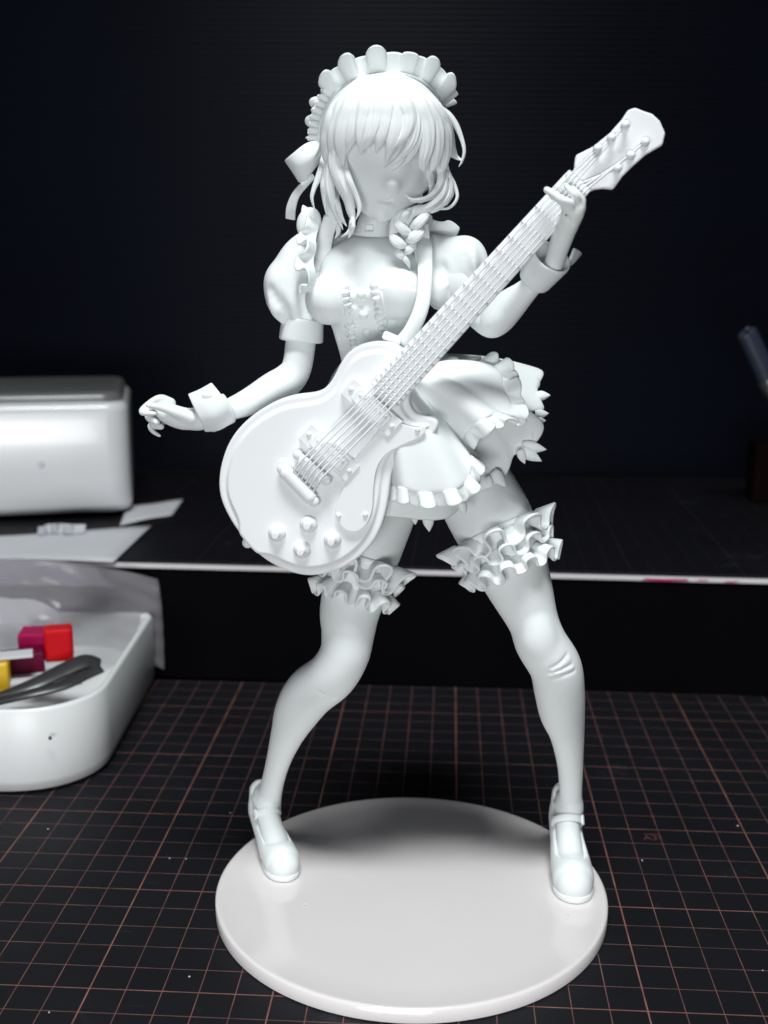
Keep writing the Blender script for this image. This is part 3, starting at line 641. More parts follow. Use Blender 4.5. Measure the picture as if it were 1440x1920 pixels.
for u, v, Y, du, dv, L in ((1014, 742, 15, 18, -1, 22), (1012, 776, 6, 17, -1, 20), (1012, 788, 4, 12, 1, 14), (994, 838, -5, 31, 5, 26), (990, 850, -6, 26, 15, 26), (978, 852, -7, 6, 18, 20), (803, 975, -13, 2, 22, 24), (778, 972, -14, 1, 12, 14), (933, 893, -8, 16, 20, 26), (917, 900, -9, 6, 14, 16), (868, 950, -11, 4, 16, 18)):
    a = at(u, v, Y); b = at(u+du, v+dv, Y); P3 = np.stack([a+(b-a)*t for t in np.linspace(-0.5, 1, 9)]); w = np.array([.9, 1.15, 1.3, 1.3, 1.2, 1.0, .72, .4, .05])*(L/22)
    V, F = tubemesh(P3, w*1.15, w*0.7, np.tile(A(0.1, -1, 0.25), (9, 1)), 10); part('lace_point', V, F, RESIN, skirt)
AH = [(815, 692, 6), (868, 685, 3), (914, 684, -2), (943, 707, -7), (953, 745, -11), (962, 782, -15), (930, 778, -17), (893, 797, -17.5), (869, 833, -10), (884, 868, -16), (881, 898, -19.5), (848, 922, -22), (792, 926, -22.5), (752, 918, -20), (736, 910, -14), (708, 895, -6), (670, 850, -4)]
Ah = catmull(np.array([at(*t) for t in AH]), 8); n = len(Ah)
Aw = catmull(np.array([at(790, 690, 2), at(792, 694, -2), at(786, 698, -5), at(776, 702, -7), at(760, 705, -8), at(735, 700, -8), at(715, 690, -6), at(690, 690, -3)]), 8); Aw = resample(Aw, n)
v = np.linspace(0, 1, 16)[None, :, None]; rad = nrm((Ah-Aw)*A(1, 1, 0.2)); sbl = np.interp(np.linspace(0, 1, n), [0, .15, .33, .5, .56, .68, .8, 1], [1.5, 3, 3.5, 1.5, 0.5, 5.0, 6.0, 2])
wr = np.sin(np.linspace(0, 1, n)*2*np.pi*7.5+1.0)*1.1
G = Aw[:, None]*(1-v)+Ah[:, None]*v+(A(0, -0.75, 0.65)*sbl[:, None])[:, None]*np.sin(v**0.8*np.pi)+(A(0.25, -0.8, 0.3)*wr[:, None])[:, None]*v**2.2
V, F = gridmesh(G); apron = part('apron', V, F, RESIN, fig, solid=0.9, sub=1)
e0 = G[:, -2]*0.25+G[:, -1]*0.75; od = nrm(G[:, -1]-G[:, -3])
od2 = np.stack([np.convolve(np.pad(od[:, j], 4, 'edge'), np.ones(9)/9, 'valid') for j in range(3)], 1)
upw = np.interp(np.linspace(0, 1, n), [0, .22, .34, 1], [1.1, .8, .1, 0.0]); od2 = nrm(od2+upw[:, None]*A(0.25, -0.2, 0.8))
V, F = ruffle(e0, od2, 4.6, 18, 1.5, 0.75, per=24, nv=9, jitter=0.3, base_amp=0.25, corner=0.16, wide=0.1); part('apron_frill', V, F, RESIN, apron, solid=0.75, sub=1)
# waistband
V, F = tubemesh(np.vstack([Wr, Wr[:1]])+A(0, 0, 0.6), np.full(len(Wr)+1, 2.0), np.full(len(Wr)+1, .8), np.vstack([Wr, Wr[:1]])-Wc, 10); part('waistband', V, F, RESIN, fig)

# ---- hair
hv = Vol(HC-26, HC+A(26, 34, 26), 0.45); hv.ell(HC, HR-0.9); hv.ell(HC+A(0, 7, 0.6), A(18.0, 17.5, 17.6), 3)
hv.ell(at(724, 350, -9), (12.2, 15, 14.5), 1.0, 's')
V, F = hv.mesh(2); hair = part('hair', V, F, RESIN, fig)
def C1(p): return 500+p[0]/3.2727, 70+p[1]/3.2727
def lock(pts, w, thick=0.42, parent=None, name='hair_lock', n=7, off=0.6, ridge=0.0):
    """pts: crop coordinates (x, y[, depth]); without a depth the lock lies on the head"""
    if len(pts[0]) > 2: pts = [(pts[0][0]-12, pts[0][1]-150), pts[0][:2]]+list(pts[1:]); w = [10]+list(w); off = -0.9
    P3 = []
    for i, p in enumerate(pts):
        u, v = C1(p); P3.append(at(u, v, p[2]) if len(p) > 2 else onhead(u, v, off if i else -0.95))
    P3 = np.array(P3); ww = np.array(w, float)/3.2727*mmpx(P3[0])
    q = catmull(np.column_stack([P3, ww]), n); c = q[:, :3]; W_ = np.maximum(q[:, 3], 0.03)*np.clip(np.linspace(0.25, 8, len(q)), 0, 1)
    N = nrm(c-HC)*0.75+A(0, -1, 0)*0.5
    V, F = tubemesh(c, W_, np.maximum(np.minimum(W_*0.75, np.sqrt(W_)*thick*1.9), 0.03), N, 28, 0.16, 1.5+0.5*(len(w) % 2))
    return part(name, V, F, RESIN, parent or hair)
BANGS = [
 ([(600, 250), (500, 380), (430, 540), (410, 680), (395, 760)], [20, 62, 62, 45, 3], .5),
 ([(620, 245), (540, 370), (480, 520), (455, 660), (472, 795)], [20, 55, 62, 48, 3], .9),
 ([(650, 240), (590, 370), (540, 510), (510, 630), (485, 720)], [20, 52, 55, 36, 3], .7),
 ([(665, 240), (620, 370), (590, 500), (572, 620), (580, 728)], [20, 50, 48, 28, 3], 1.2),
 ([(685, 236), (655, 370), (640, 490), (618, 610), (575, 712)], [20, 48, 46, 30, 3], .8),
 ([(700, 236), (690, 370), (678, 490), (650, 600), (605, 690)], [20, 44, 42, 26, 3], 1.1),
 ([(715, 236), (720, 370), (712, 490), (690, 610), (672, 712)], [20, 46, 46, 28, 3], .7),
 ([(730, 236), (745, 370), (738, 500), (715, 610), (688, 685)], [20, 44, 40, 24, 3], 1.2),
 ([(745, 236), (785, 370), (795, 510), (770, 640), (730, 775)], [20, 52, 58, 40, 3], .8),
 ([(760, 238), (830, 370), (868, 490), (845, 600), (762, 688)], [20, 52, 52, 34, 3], 1.5),
 ([(775, 240), (860, 370), (905, 500), (890, 640), (810, 745), (725, 803)], [20, 48, 46, 34, 16, 3], 1.0),
 ([(780, 240), (880, 370), (930, 520), (910, 670), (850, 770), (768, 826)], [18, 45, 42, 28, 12, 2], .7),
 ([(790, 240), (910, 380), (975, 520), (985, 660), (960, 770), (972, 835)], [20, 55, 60, 50, 34, 3], 1.1),
 ([(800, 244), (950, 390), (1030, 540), (1045, 680), (1025, 780), (1000, 835)], [20, 55, 62, 48, 26, 3], .9),
 ([(815, 248), (985, 400), (1080, 560), (1100, 680), (1085, 790), (1060, 868)], [20, 55, 60, 46, 26, 3], .8),
 ([(840, 255), (1020, 410), (1105, 560), (1135, 690), (1165, 735), (1205, 758)], [18, 45, 46, 34, 16, 3], 1.0),
 ([(1070, 420), (1150, 520), (1195, 620), (1212, 700), (1198, 760), (1178, 795)], [20, 22, 16, 12, 9, 2], .9),
 ([(570, 265), (440, 420), (375, 560), (345, 680), (292, 742)], [20, 50, 50, 30, 2], .5),
 ([(560, 270), (420, 440), (370, 600), (360, 700), (360, 785)], [20, 40, 44, 34, 2], 1.0),
]
for pts, w, off in BANGS: lock(pts, w, off=off)
SIDE = [
 ([(440, 640, -6), (420, 760, -7), (450, 880, -8), (500, 990, -8), (520, 1080, -8), (545, 1168, -8)], [50, 52, 44, 36, 26, 3]),
 ([(400, 700, -4), (385, 830, -4), (390, 950, -5), (420, 1060, -5), (468, 1180, -6)], [40, 40, 34, 24, 3]),
 ([(480, 760, -9), (505, 870, -10), (548, 970, -10), (570, 1050, -10), (549, 1118, -10)], [16, 22, 18, 14, 2]),
 ([(360, 700, 0), (325, 840, 0), (290, 930, -1), (278, 990, -1), (296, 1062, -1)], [26, 24, 16, 12, 2]),
 ([(370, 760, -2), (350, 880, -3), (352, 980, -3), (366, 1092, -3)], [22, 24, 16, 2]),
 ([(420, 900, -5), (430, 1010, -5), (455, 1100, -6), (492, 1160, -6)], [26, 26, 18, 3]),
 ([(500, 1020, -8), (525, 1110, -8), (510, 1185, -8), (458, 1226, -8)], [24, 22, 14, 2]),
 ([(525, 1060, -9), (530, 1140, -9), (520, 1195, -9), (500, 1233, -9)], [20, 18, 12, 2]),
 ([(390, 840, 2), (380, 980, 3), (400, 1100, 3), (440, 1180, 3), (420, 1235, 3)], [34, 34, 30, 20, 3]),
 # right side: curls swept down and across to the braid
 ([(1060, 760, 0), (1075, 850, -1), (1050, 930, -3), (990, 985, -6), (900, 1000, -9), (846, 963, -10)], [34, 34, 30, 20, 12, 2]),
 ([(1075, 780, 1), (1095, 880, 0), (1075, 970, -2), (1000, 1040, -5), (900, 1080, -6), (850, 1160, -6)], [34, 36, 34, 30, 26, 14]),
 ([(1090, 780, 2), (1120, 880, 1), (1110, 980, -1), (1030, 1050, -3), (920, 1060, -5), (820, 1120, -6), (765, 1180, -5)], [26, 28, 26, 26, 30, 26, 12]),
 ([(1100, 800, 3), (1150, 900, 3), (1168, 985, 2), (1120, 1045, 1), (1040, 1055, -1)], [16, 14, 12, 10, 4]),
 ([(1105, 800, 3), (1130, 880, 3), (1140, 960, 3), (1105, 1030, 2)], [14, 14, 12, 3]),
 ([(1000, 820, 3), (1010, 900, 2), (1005, 960, 1), (960, 1010, -1)], [24, 24, 20, 6]),
 ([(900, 1030, -4), (840, 1080, -5), (790, 1140, -5), (775, 1220, -5), (790, 1260, -5)], [26, 34, 34, 24, 8]),
 ([(940, 1020, -5), (870, 1075, -7), (830, 1130, -7), (800, 1190, -7)], [20, 28, 24, 6]),
]
for pts, w in SIDE: lock(pts, w, thick=0.55)
# braid
br = None
V, F = ballmesh(at(766, 440, -2), (2.2, 2.2, 4.5), 16, 10); br = part('braid', V, F, RESIN, hair)
for pts, w in (([(1000, 1075, -4), (965, 1105, -7), (915, 1150, -7.5), (872, 1165, -6)], [6, 34, 36, 6]), ([(962, 1150, -4), (938, 1195, -7), (890, 1235, -7.5), (845, 1250, -6)], [6, 38, 38, 6]), ([(915, 1245, -4), (900, 1275, -6.5), (868, 1310, -7), (838, 1325, -6)], [6, 28, 28, 6]),
               ([(790, 1105, -4), (805, 1145, -7), (850, 1185, -7.5), (905, 1200, -6)], [6, 34, 36, 6]), ([(762, 1190, -4), (780, 1235, -7), (825, 1270, -7.5), (872, 1280, -6)], [6, 36, 36, 6]), ([(785, 1280, -4), (798, 1310, -6.5), (825, 1338, -7), (852, 1345, -6)], [6, 26, 28, 6]), ([(830, 1325, -5), (845, 1350, -6.5), (866, 1380, -6.5), (880, 1420, -6)], [10, 24, 20, 2])):
    q = catmull(np.array([np.append(at(*C1(p), p[2]), ww/3.2727*mmpx(at(*C1(p), p[2]))) for p, ww in zip(pts, w)]), 7); n = len(q)
    V, F = tubemesh(q[:, :3], q[:, 3]*0.85, q[:, 3]*0.6, np.tile(A(0, -1, 0.2), (n, 1)), 24, 0.12, 1.5); part('braid_strand', V, F, RESIN, br)

# ---- headdress: band, frills and ribbon
BP = [(600, 262, 13), (605, 225, 11), (620, 190, 8.5), (647, 161, 6.0), (678, 146, 4), (716, 138, 3.2), (762, 141, 3.6), (794, 155, 5.5), (814, 177, 8), (825, 203, 11)]
Bp = catmull(np.array([at(*t) for t in BP]), 8); nb = len(Bp); rdv = nrm(Bp-HC)
V, F = tubemesh(Bp, np.full(nb, 1.5), np.full(nb, .6), rdv, 12); hd = part('headdress', V, F, RESIN, fig)
i1 = int(nb*0.30)
o1 = nrm(rdv[i1-4:]+A(0, -0.55, 0.15)); V, F = ruffle(Bp[i1-4:]+rdv[i1-4:]*0.3, o1, 6.2, 5.5, 2.2, 0.75, nrmdir=A(0.05, -0.95, 0.25), per=30, nv=11, phase=0.4, jitter=0.42, base_amp=0.3, corner=0.14, wide=0.1)
part('headdress_frill', V, F, RESIN, hd, solid=0.9, sub=1)
o2 = nrm(rdv[:i1]+A(-0.1, -0.5, 0)); V, F = ruffle(Bp[:i1]+rdv[:i1]*0.3, o2, 3.6, 8, 1.0, 0.7, per=20, nv=7, phase=0, jitter=0.2, base_amp=0.5, corner=0.2)
part('headdress_frill', V, F, RESIN, hd, solid=0.9, sub=1)
o3 = nrm(rdv+A(0, 0.5, 0.1)); V, F = ruffle(Bp+A(0, 1.6, 0), o3, 5.4, 10, 1.8, 0.75, per=24, nv=8, phase=2, jitter=0.25, base_amp=0.3, corner=0.25)
part('headdress_frill', V, F, RESIN, hd, solid=0.9, sub=1)
def ribbon(rows, parent, name, th=0.8):
    q = np.array([[at(*t) for t in r] for r in rows]); G = catmull(q.reshape(len(q), -1), 6).reshape(-1, q.shape[1], 3)
    G = np.array([catmull(r, 5) for r in G]); V, F = gridmesh(G); return part(name, V, F, RESIN, parent, solid=th, sub=1)
bow = ribbon([[(604, 262, 14), (606, 280, 13), (604, 298, 14)], [(575, 268, 9), (586, 292, 7.5), (590, 316, 10)], [(548, 288, 9), (560, 312, 8), (574, 338, 10)], [(535, 299, 12), (549, 320, 12), (563, 342, 12.5)], [(545, 294, 16), (560, 316, 17), (575, 334, 16)], [(600, 266, 18), (604, 282, 18), (602, 298, 18)]], hd, 'ribbon_bow')
ribbon([[(586, 325, 13), (592, 334, 13)], [(566, 342, 13), (578, 348, 12)], [(548, 362, 13), (562, 368, 12)], [(537, 388, 14), (555, 392, 13)], [(535, 410, 15), (554, 413, 15)]], hd, 'ribbon_tail')
# ================================================================== guitar
yw, tl = math.radians(6), math.radians(0)
GN = A(-math.sin(yw)*math.cos(tl), -math.cos(yw)*math.cos(tl), -math.sin(tl))
GO = at(590, 885, -16.5)
def onpl(u, v):
    d = RM @ A((u-720)/FPX, -(v-960)/FPX, -1.0); return CAM+((GO-CAM)@GN)/(d@GN)*d
E1 = nrm(onpl(1072, 338)-onpl(587, 878)); E2 = np.cross(GN, E1); GF = np.stack([E1, E2, GN])
def gl(u, v, z=0.0):                        # photo pixel -> guitar plane coordinates
    d = RM @ A((u-720)/FPX, -(v-960)/FPX, -1.0); o = GO+GN*z
    p = CAM+((o-CAM)@GN)/(d@GN)*d-GO
    return A(p@E1, p@E2)
def gw(P): return GO+np.asarray(P, float) @ GF
gt = thing('electric_guitar', 'unpainted white resin electric guitar held across the body of the figurine', 'guitar', GO)
def C5(p): return 390+p[0]/3.0, 620+p[1]/3.0
def C4(p): return 860+p[0]/3.4286, 180+p[1]/3.4286
OUT = [(752, 653), (723, 642), (690, 643), (657, 655), (637, 683), (620, 717), (595, 738), (550, 743), (507, 757), (463, 787), (430, 827), (412, 880), (411, 927), (425, 963), (443, 993), (470, 1027), (497, 1050), (530, 1068), (570, 1080), (610, 1077), (650, 1062), (683, 1037), (710, 1000), (725, 953), (730, 913), (735, 880), (752, 851), (783, 833), (812, 817), (827, 793), (817, 782), (793, 782), (774, 770), (765, 752), (773, 727), (790, 700)]
poly = resample(catmull(np.array([gl(*p) for p in OUT]), 8, True), 260, True)
for _ in range(3): poly = (np.roll(poly, 2, 0)+np.roll(poly, -2, 0)+np.roll(poly, 1, 0)+np.roll(poly, -1, 0)+poly)/5
lo2 = poly.min(0)-3; hi2 = poly.max(0)+3; h = 0.3
gv = Vol((lo2[0], lo2[1], -9.5), (hi2[0], hi2[1], 3.5), h)
X, Y = np.meshgrid(gv.ax[0], gv.ax[1], indexing='ij'); d2 = np.full(X.shape, 1e9); ins = np.zeros(X.shape, bool)
for i in range(len(poly)):
    a, b = poly[i], poly[(i+1) % len(poly)]; ba = b-a
    t = np.clip(((X-a[0])*ba[0]+(Y-a[1])*ba[1])/(ba@ba), 0, 1); d2 = np.minimum(d2, (X-a[0]-t*ba[0])**2+(Y-a[1]-t*ba[1])**2)
    cr = ((a[1] > Y) != (b[1] > Y)) & (X < (b[0]-a[0])*(Y-a[1])/(b[1]-a[1]+1e-12)+a[0]); ins ^= cr
sd = np.sqrt(d2)*np.where(ins, -1, 1)
c1 = gl(464, 1020); din = -sd+4.5*np.exp(-(((X-c1[0])/4.6)**2+((Y-c1[1])/4.6)**2))
tt = np.clip((din-1.9)/1.0, 0, 1); Hh = -0.12*np.clip(din/1.9, 0, 1)+0.82*tt*tt*(3-2*tt)
zz3 = gv.ax[2][None, None, :]
top = (zz3-Hh[:, :, None]); D = -Vol.smin(-sd[:, :, None].astype(np.float32), -top.astype(np.float32), 0.9)
D = -Vol.smin(-D, (zz3+7.5).astype(np.float32)*np.ones_like(D), 0.9); gv.D = D.astype(np.float32)
V, F = gv.mesh(2); part('guitar_body', gw(V), F, RESIN2, gt)
ZT = 0.6                                    # top of the carved plate
# neck, fretboard, frets
nut = gl(1075, 337); e_nut = nut[0]; e_end = gl(728, 737)[0]; e_br = gl(590, 874)[0]
def width(x): return np.interp(x, [e_end, e_nut], [9.3/2, 7.6/2])
ymid = lambda x: np.interp(x, [e_br, e_end, e_nut], [gl(590, 874)[1], (gl(700, 717, 3.2)[1]+gl(773, 730, 3.2)[1])/2, (gl(1050, 346, 3.2)[1]+gl(1095, 363, 3.2)[1])/2])
xs = np.linspace(e_end, e_nut, 24); ns = 16; G = []
for x in xs:
    w = width(x); y0 = ymid(x); th = np.linspace(0, np.pi, ns)
    G.append([(x, y0+w*np.cos(t), 1.8-4.6*np.sin(t)**0.8*(1 if x > e_end+12 else 0.9)) for t in th])
G = np.array(G); V, F = gridmesh(G); n = len(V); F = [tuple(f) for f in F]+[tuple(range(ns)), tuple(range(n-ns, n))[::-1]]
neck = part('neck', gw(V), F, RESIN2, gt, fix=True)
fb = [(e_end, ymid(e_end)-width(e_end)), (e_nut, ymid(e_nut)-width(e_nut)), (e_nut, ymid(e_nut)+width(e_nut)), (e_end, ymid(e_end)+width(e_end))]
V, F = prism(fb, 1.75, 3.2); part('fretboard', gw(V), F, RESIN2, neck, False, bevel=0.3)
L = e_nut-e_br
for k in range(1, 23):
    x = e_nut-L*(1-2**(-k/12)); w = width(x); P3 = np.array([(x, ymid(x)+t*w*0.985, 3.2) for t in (-1, -.5, 0, .5, 1)]); P3 = gw(P3)
    V, F = tubemesh(P3, np.full(5, .38), np.full(5, .75), np.tile(GN, (5, 1)), 8); part('fret', V, F, RESIN2, neck)
V, F = prism(boxpoly(1.6, 2*width(e_nut)*0.98, 0, cx=e_nut, cy=ymid(e_nut)), 1.7, 3.9); part('nut', gw(V), F, RESIN2, neck, False, bevel=0.3)
# headstock
HS = [(1050, 346), (1064, 333), (1076, 320), (1077, 306), (1079, 292), (1111, 276), (1143, 250), (1166, 224), (1176, 208), (1190, 203), (1204, 209), (1222, 215), (1236, 228), (1246, 251), (1241, 273), (1210, 291), (1184, 314), (1166, 332), (1149, 356), (1131, 354), (1114, 356), (1100, 363)]
hp = [gl(*p) for p in HS]; V, F = prism(hp, -1.6, 1.6); hs = part('headstock', gw(V), F, RESIN2, gt, False, bevel=0.5)
PEG = [(1120, 279), (1146, 259), (1172, 235), (1209, 267), (1182, 292), (1157, 316)]
for p in PEG:
    c = gl(*p, z=2.6); V, F = lathe([(0.01, 1.5), (1.1, 1.5), (1.1, 1.9), (0.6, 2.1), (0.55, 3.0), (1.0, 3.3), (1.1, 3.8), (0.8, 4.4), (0.01, 4.5)], 18, GF, gw((c[0], c[1], 0))); part('tuning_peg', V, F, RESIN2, hs)
# strings
tp0, tp1 = gl(541, 887, 2.6), gl(588, 930, 2.6)
br0, br1 = gl(562, 860, 3.5), gl(607, 899, 3.5)
for k in range(6):
    f = (k+0.5)/6; xb = br0+(br1-br0)*f; xt = tp0+(tp1-tp0)*f
    yn = ymid(e_nut)+width(e_nut)*0.84*(1-2*f)*(1 if (tp0-tp1)[1] > 0 else -1)
    peg = gl(*PEG[k], z=3.5) if k < 3 else gl(*PEG[8-k], z=3.5)
    sg = 1 if (tp0-tp1)[1] > 0 else -1
    yn = ymid(e_nut)+width(e_nut)*0.86*(1-2*f)*sg; ye = ymid(e_end)+width(e_end)*0.90*(1-2*f)*sg
    K = [(xt[0], xt[1], 2.2), (xb[0], xb[1], 4.3), (e_end, ye, 3.95), (e_nut, yn, 3.85), (peg[0], peg[1], 3.2)]
    P3 = gw(resample(np.array(K), 60)); P3[-1] = gw(K[-1])
    V, F = tubemesh(P3, np.full(len(P3), .26), np.full(len(P3), .26), np.tile(GN, (len(P3), 1)), 8); part('string', V, F, RESIN2, gt)
def plate(name, pts, z0, z1, bev=0.35, par=None, rnd=0):
    q = np.array([gl(*p, z=z1) for p in pts]); q = catmull(q, rnd, True) if rnd else q
    V, F = prism(q, z0, z1); return part(name, gw(V), F, RESIN2, par or gt, False if not rnd else False, bevel=bev, fix=True)
def rectpx(cx, cy, hl, hw):                 # rectangle: hl across the strings, hw along them (mm)
    c = gl(cx, cy, 1.5); return [(c[0]+sx*hw, c[1]+sy*hl) for sx, sy in ((-1, -1), (1, -1), (1, 1), (-1, 1))]
for cx, cy in ((697, 764), (618, 848)):
    q = rectpx(cx, cy, 8.6, 2.9); V, F = prism(q, ZT-0.3, 2.6); pk = part('pickup', gw(V), F, RESIN2, gt, False, bevel=0.3)
    c = gl(cx, cy, 2); q = boxpoly(4.0, 11.5, 0.6, 3, c[0], c[1]); V, F = prism(q, 2.55, 3.4); part('pickup_cover', gw(V), F, RESIN2, pk, False, bevel=0.35)
    for s_ in (-1, 1):
        V, F = lathe([(0.01, 2.5), (.75, 2.5), (.75, 2.8), (.5, 3.05), (0.01, 3.05)], 14, GF, gw((c[0], c[1]+s_*7.2, 0))); part('screw', V, F, RESIN2, pk)
    for k in range(6):
        V, F = lathe([(0.01, 3.3), (.5, 3.3), (.45, 3.6), (0.01, 3.65)], 10, GF, gw((c[0]+0.6, c[1]+(k-2.5)*1.75, 0))); part('pole_piece', V, F, RESIN2, pk)
def bar(name, a, b, r, z, ends):
    a, b = gl(*a, z=z), gl(*b, z=z); t = np.linspace(0, 1, 15); P3 = np.array([(a[0]+(b[0]-a[0])*q, a[1]+(b[1]-a[1])*q, z) for q in t]); w = r*np.clip(np.minimum(t, 1-t)*18+0.55, 0, 1)
    V, F = tubemesh(gw(P3), w, w*0.8, np.tile(GN, (15, 1)), 14); o = part(name, V, F, RESIN2, gt)
    for c in (a, b):
        V, F = lathe([(0.01, 0.2), (ends, 0.2), (ends, z+.5), (ends*.7, z+1.0), (0.01, z+1.0)], 18, GF, gw((c[0], c[1], 0))); part('post', V, F, RESIN2, o)
    return o
bo = bar('bridge', (558, 853), (612, 901), 1.25, 2.6, 1.25)
for k in range(6):
    f = (k+0.5)/6; c = br0+(br1-br0)*f; V, F = prism(boxpoly(2.0, 1.0, 0.2, 2, c[0], c[1]), 2.6, 4.0); part('saddle', gw(V), F, RESIN2, bo, False, bevel=0.2)
bar('tailpiece', (530, 879), (589, 940), 2.0, 1.9, 1.5)
for u, v in ((518, 1001), (577, 984), (565, 1032), (622, 1013)):
    c = gl(u+2, v-2, 0.5); V, F = lathe([(0.01, 0.2), (2.5, 0.25), (2.45, 0.8), (1.95, 1.5), (1.4, 1.95), (1.15, 2.3), (1.15, 2.3), (1.1, 3.5), (0.9, 3.75), (0.01, 3.8)], 28, GF, gw((c[0], c[1], 0.3))); part('knob', V, F, RESIN2, gt, split=38)
PGd = [(728, 778), (745, 790), (760, 797), (780, 802), (795, 799), (799, 806), (787, 820), (752, 836), (723, 853), (706, 880), (700, 920), (698, 955), (687, 983), (668, 997), (647, 993), (632, 973), (629, 955), (636, 932), (646, 912), (648, 905), (640, 893), (648, 880), (664, 862), (690, 832), (712, 805)]
pg = plate('pickguard', PGd, 1.15, 1.95, 0.25, None, 3)
for u, v in ((744, 793), (783, 806), (645, 897), (635, 967), (685, 965)):
    c = gl(u, v, 2.0); V, F = ballmesh(gw((c[0], c[1], 1.98)), (.75, .6, .75), 12, 8); part('screw', V, F, RESIN2, pg)
V, F = ballmesh(onpl(460, 1022)+GN*-3, (1.6, 1.6, 1.6), 16, 10); part('strap_button', V, F, RESIN2, gt)
# strap over the shoulder
SP = [(790, 426, 8), (796, 455, 1), (797, 490, -4), (797, 525, -8), (794, 560, -10.5), (785, 592, -12), (770, 622, -12.5), (752, 645, -12.5)]
Pq = catmull(np.array([at(*t) for t in SP]), 8); n = len(Pq)
Nn = catmull(np.array([A(.1, -.4, .9), A(.1, -.8, .6), A(.1, -1, .3), A(.25, -1, .1), A(.3, -1, 0), A(.2, -1, -.1), A(.1, -1, -.1), A(0, -1, 0)]), 8)
V, F = tubemesh(Pq, np.full(n, 2.1), np.full(n, .55), Nn, 14); gs = part('guitar_strap', V, F, RESIN, gt)
c = at(735, 634, -13); V, F = prism(boxpoly(5.2, 2.4, 0.6, 3), -0.6, 0.6, np.stack([nrm(A(.9, 0, -.38)), nrm(A(.38, 0, .9)), A(0, -1, 0)]), c); part('strap_tab', V, F, RESIN, gs, False, bevel=0.3)
# ================================================================== things round the figurine
def rounded_box(name, w, d, h, r, m, parent=None, loc=(0, 0, 0), ang=0, bev=6, top_r=None):
    V, F = prism(boxpoly(w, d, r, 8), 0, h, rotz(ang), loc); return part(name, V, F, m, parent, True, bevel=bev)
def autosmooth(o):
    d = o.modifiers.new('split', 'EDGE_SPLIT'); d.split_angle = math.radians(35)
# white appliance on the shelf
c0 = at(238, 870, 283); xr = c0[0]
CA = 0.2; e1 = A(math.cos(CA), math.sin(CA), 0); e2 = A(-math.sin(CA), math.cos(CA), 0); ctr = A(c0[0], c0[1], 0)-e1*98+e2*50
ap = thing('storage_case', 'large glossy white plastic case with a grey top on the shelf at left', 'storage case', ctr+A(0, 0, 58))
def cl(x, y, z): return ctr+e1*x+e2*y+A(0, 0, z)
o = rounded_box('case_body', 200, 100, 60, 12, WPLAST, ap, cl(0, 0, 60), CA, 5); o.modifiers['bevel'].segments = 5
o = rounded_box('case_lid', 194, 94, 8, 11, GREYP, ap, cl(0, 0, 117), CA, 4)
V, F = prism(boxpoly(150, 60, 6, 4), 0, 3, rotz(CA), cl(4, 0, 57)); part('case_foot', V, F, BLACK, ap, False)
V, F = prism(boxpoly(120, 1.2, 0.5, 3), -0.6, 0.6, rotz(CA), cl(-28, -50.4, 111)); part('case_rim', V, F, WPLAST, ap, False, bevel=0.3)
V, F = prism(boxpoly(3.2, 0.8, 0.3, 3), -1.6, 1.6, rotz(CA), cl(54, -50.1, 88)); part('scuff', V, F, PAPER, ap, False, bevel=0.3)
# papers
def sheet(name, pts, z, label, th=0.5):
    q = np.array([atz(u, v, z) for u, v in pts]); nu = 8
    G = np.array([[(q[0]*(1-s_)+q[1]*s_)*(1-t)+(q[3]*(1-s_)+q[2]*s_)*t+A(0, 0, 0.6*math.sin(3*s_+2*t)**2) for t in np.linspace(0, 1, nu)] for s_ in np.linspace(0, 1, nu)])
    V, F = gridmesh(G); o = part(name, V, F, PAPER, None, True, solid=th); return tag(o, label, 'paper', 'papers on the shelf')
sheet('paper_sheet', [(-80, 1048), (212, 1054), (284, 988), (-60, 1010)], 57.6, 'white paper sheet nearest the front edge of the shelf, below the white case')
sheet('paper_sheet', [(225, 985), (322, 966), (344, 938), (240, 950)], 57.8, 'small white paper corner sticking out from behind the white case')
# crumpled tissue
B_ = catmull([atz(u, v, 58.5) for u, v in ((70, 1004), (100, 1000), (130, 1002), (158, 1000))], 6)
V, F = ruffle(B_, np.tile(A(0.05, 0.2, 1), (len(B_), 1)), 4.6, 3, 2.6, 0.6, per=18, nv=8, jitter=0.9, base_amp=0.4)
tag(part('crumpled_tissue', V, F, PAPER, None, solid=0.4, sub=1), 'crumpled white tissue lying on the paper under the white case', 'tissue')
# tray at the left
tz = 34.0; TX = -115.0; Y0, Y1 = 67.0, 187.0; X0 = -300.0
tr_ = thing('storage_tray', 'white open plastic tray with rounded corners on the mat at left', 'tray', ((TX+X0)/2, (Y0+Y1)/2, 0))
def tray_outline(inset, r):
    o = []
    for (cx, cy, a0) in ((TX-r-inset, Y0+r+inset, -90),):
        for t in np.linspace(0, 90, 14): a = math.radians(a0+t); o.append((cx+r*math.cos(a), cy+r*math.sin(a)))
    o += [(TX-inset, Y1-inset-6), (TX-inset-2, Y1-inset-1.5), (TX-inset-6, Y1-inset)]; o += [(X0+inset, Y1-inset), (X0+inset, Y0+inset)]; return np.array(o)
cols = []
for ins_, z_, r_ in ((9, 0.2, 26), (4, 0.4, 30), (1.2, 2.0, 29), (0.2, 6, 29), (0, 14, 29), (0, tz-1.2, 29), (0.6, tz-0.2, 28.4), (1.4, tz, 27.6), (2.3, tz-0.3, 27), (2.8, tz-1.4, 26.5), (3.0, 10, 26.5), (4, 8.2, 26), (8, 8, 24)):
    q = tray_outline(ins_, r_); cols.append(np.column_stack([q, np.full(len(q), z_)]))
G = np.stack(cols, 1); V, F = gridmesh(G, True); nO = len(G); nV = G.shape[1]
F = [tuple(f) for f in F]+[tuple(i*nV+nV-1 for i in range(nO))]
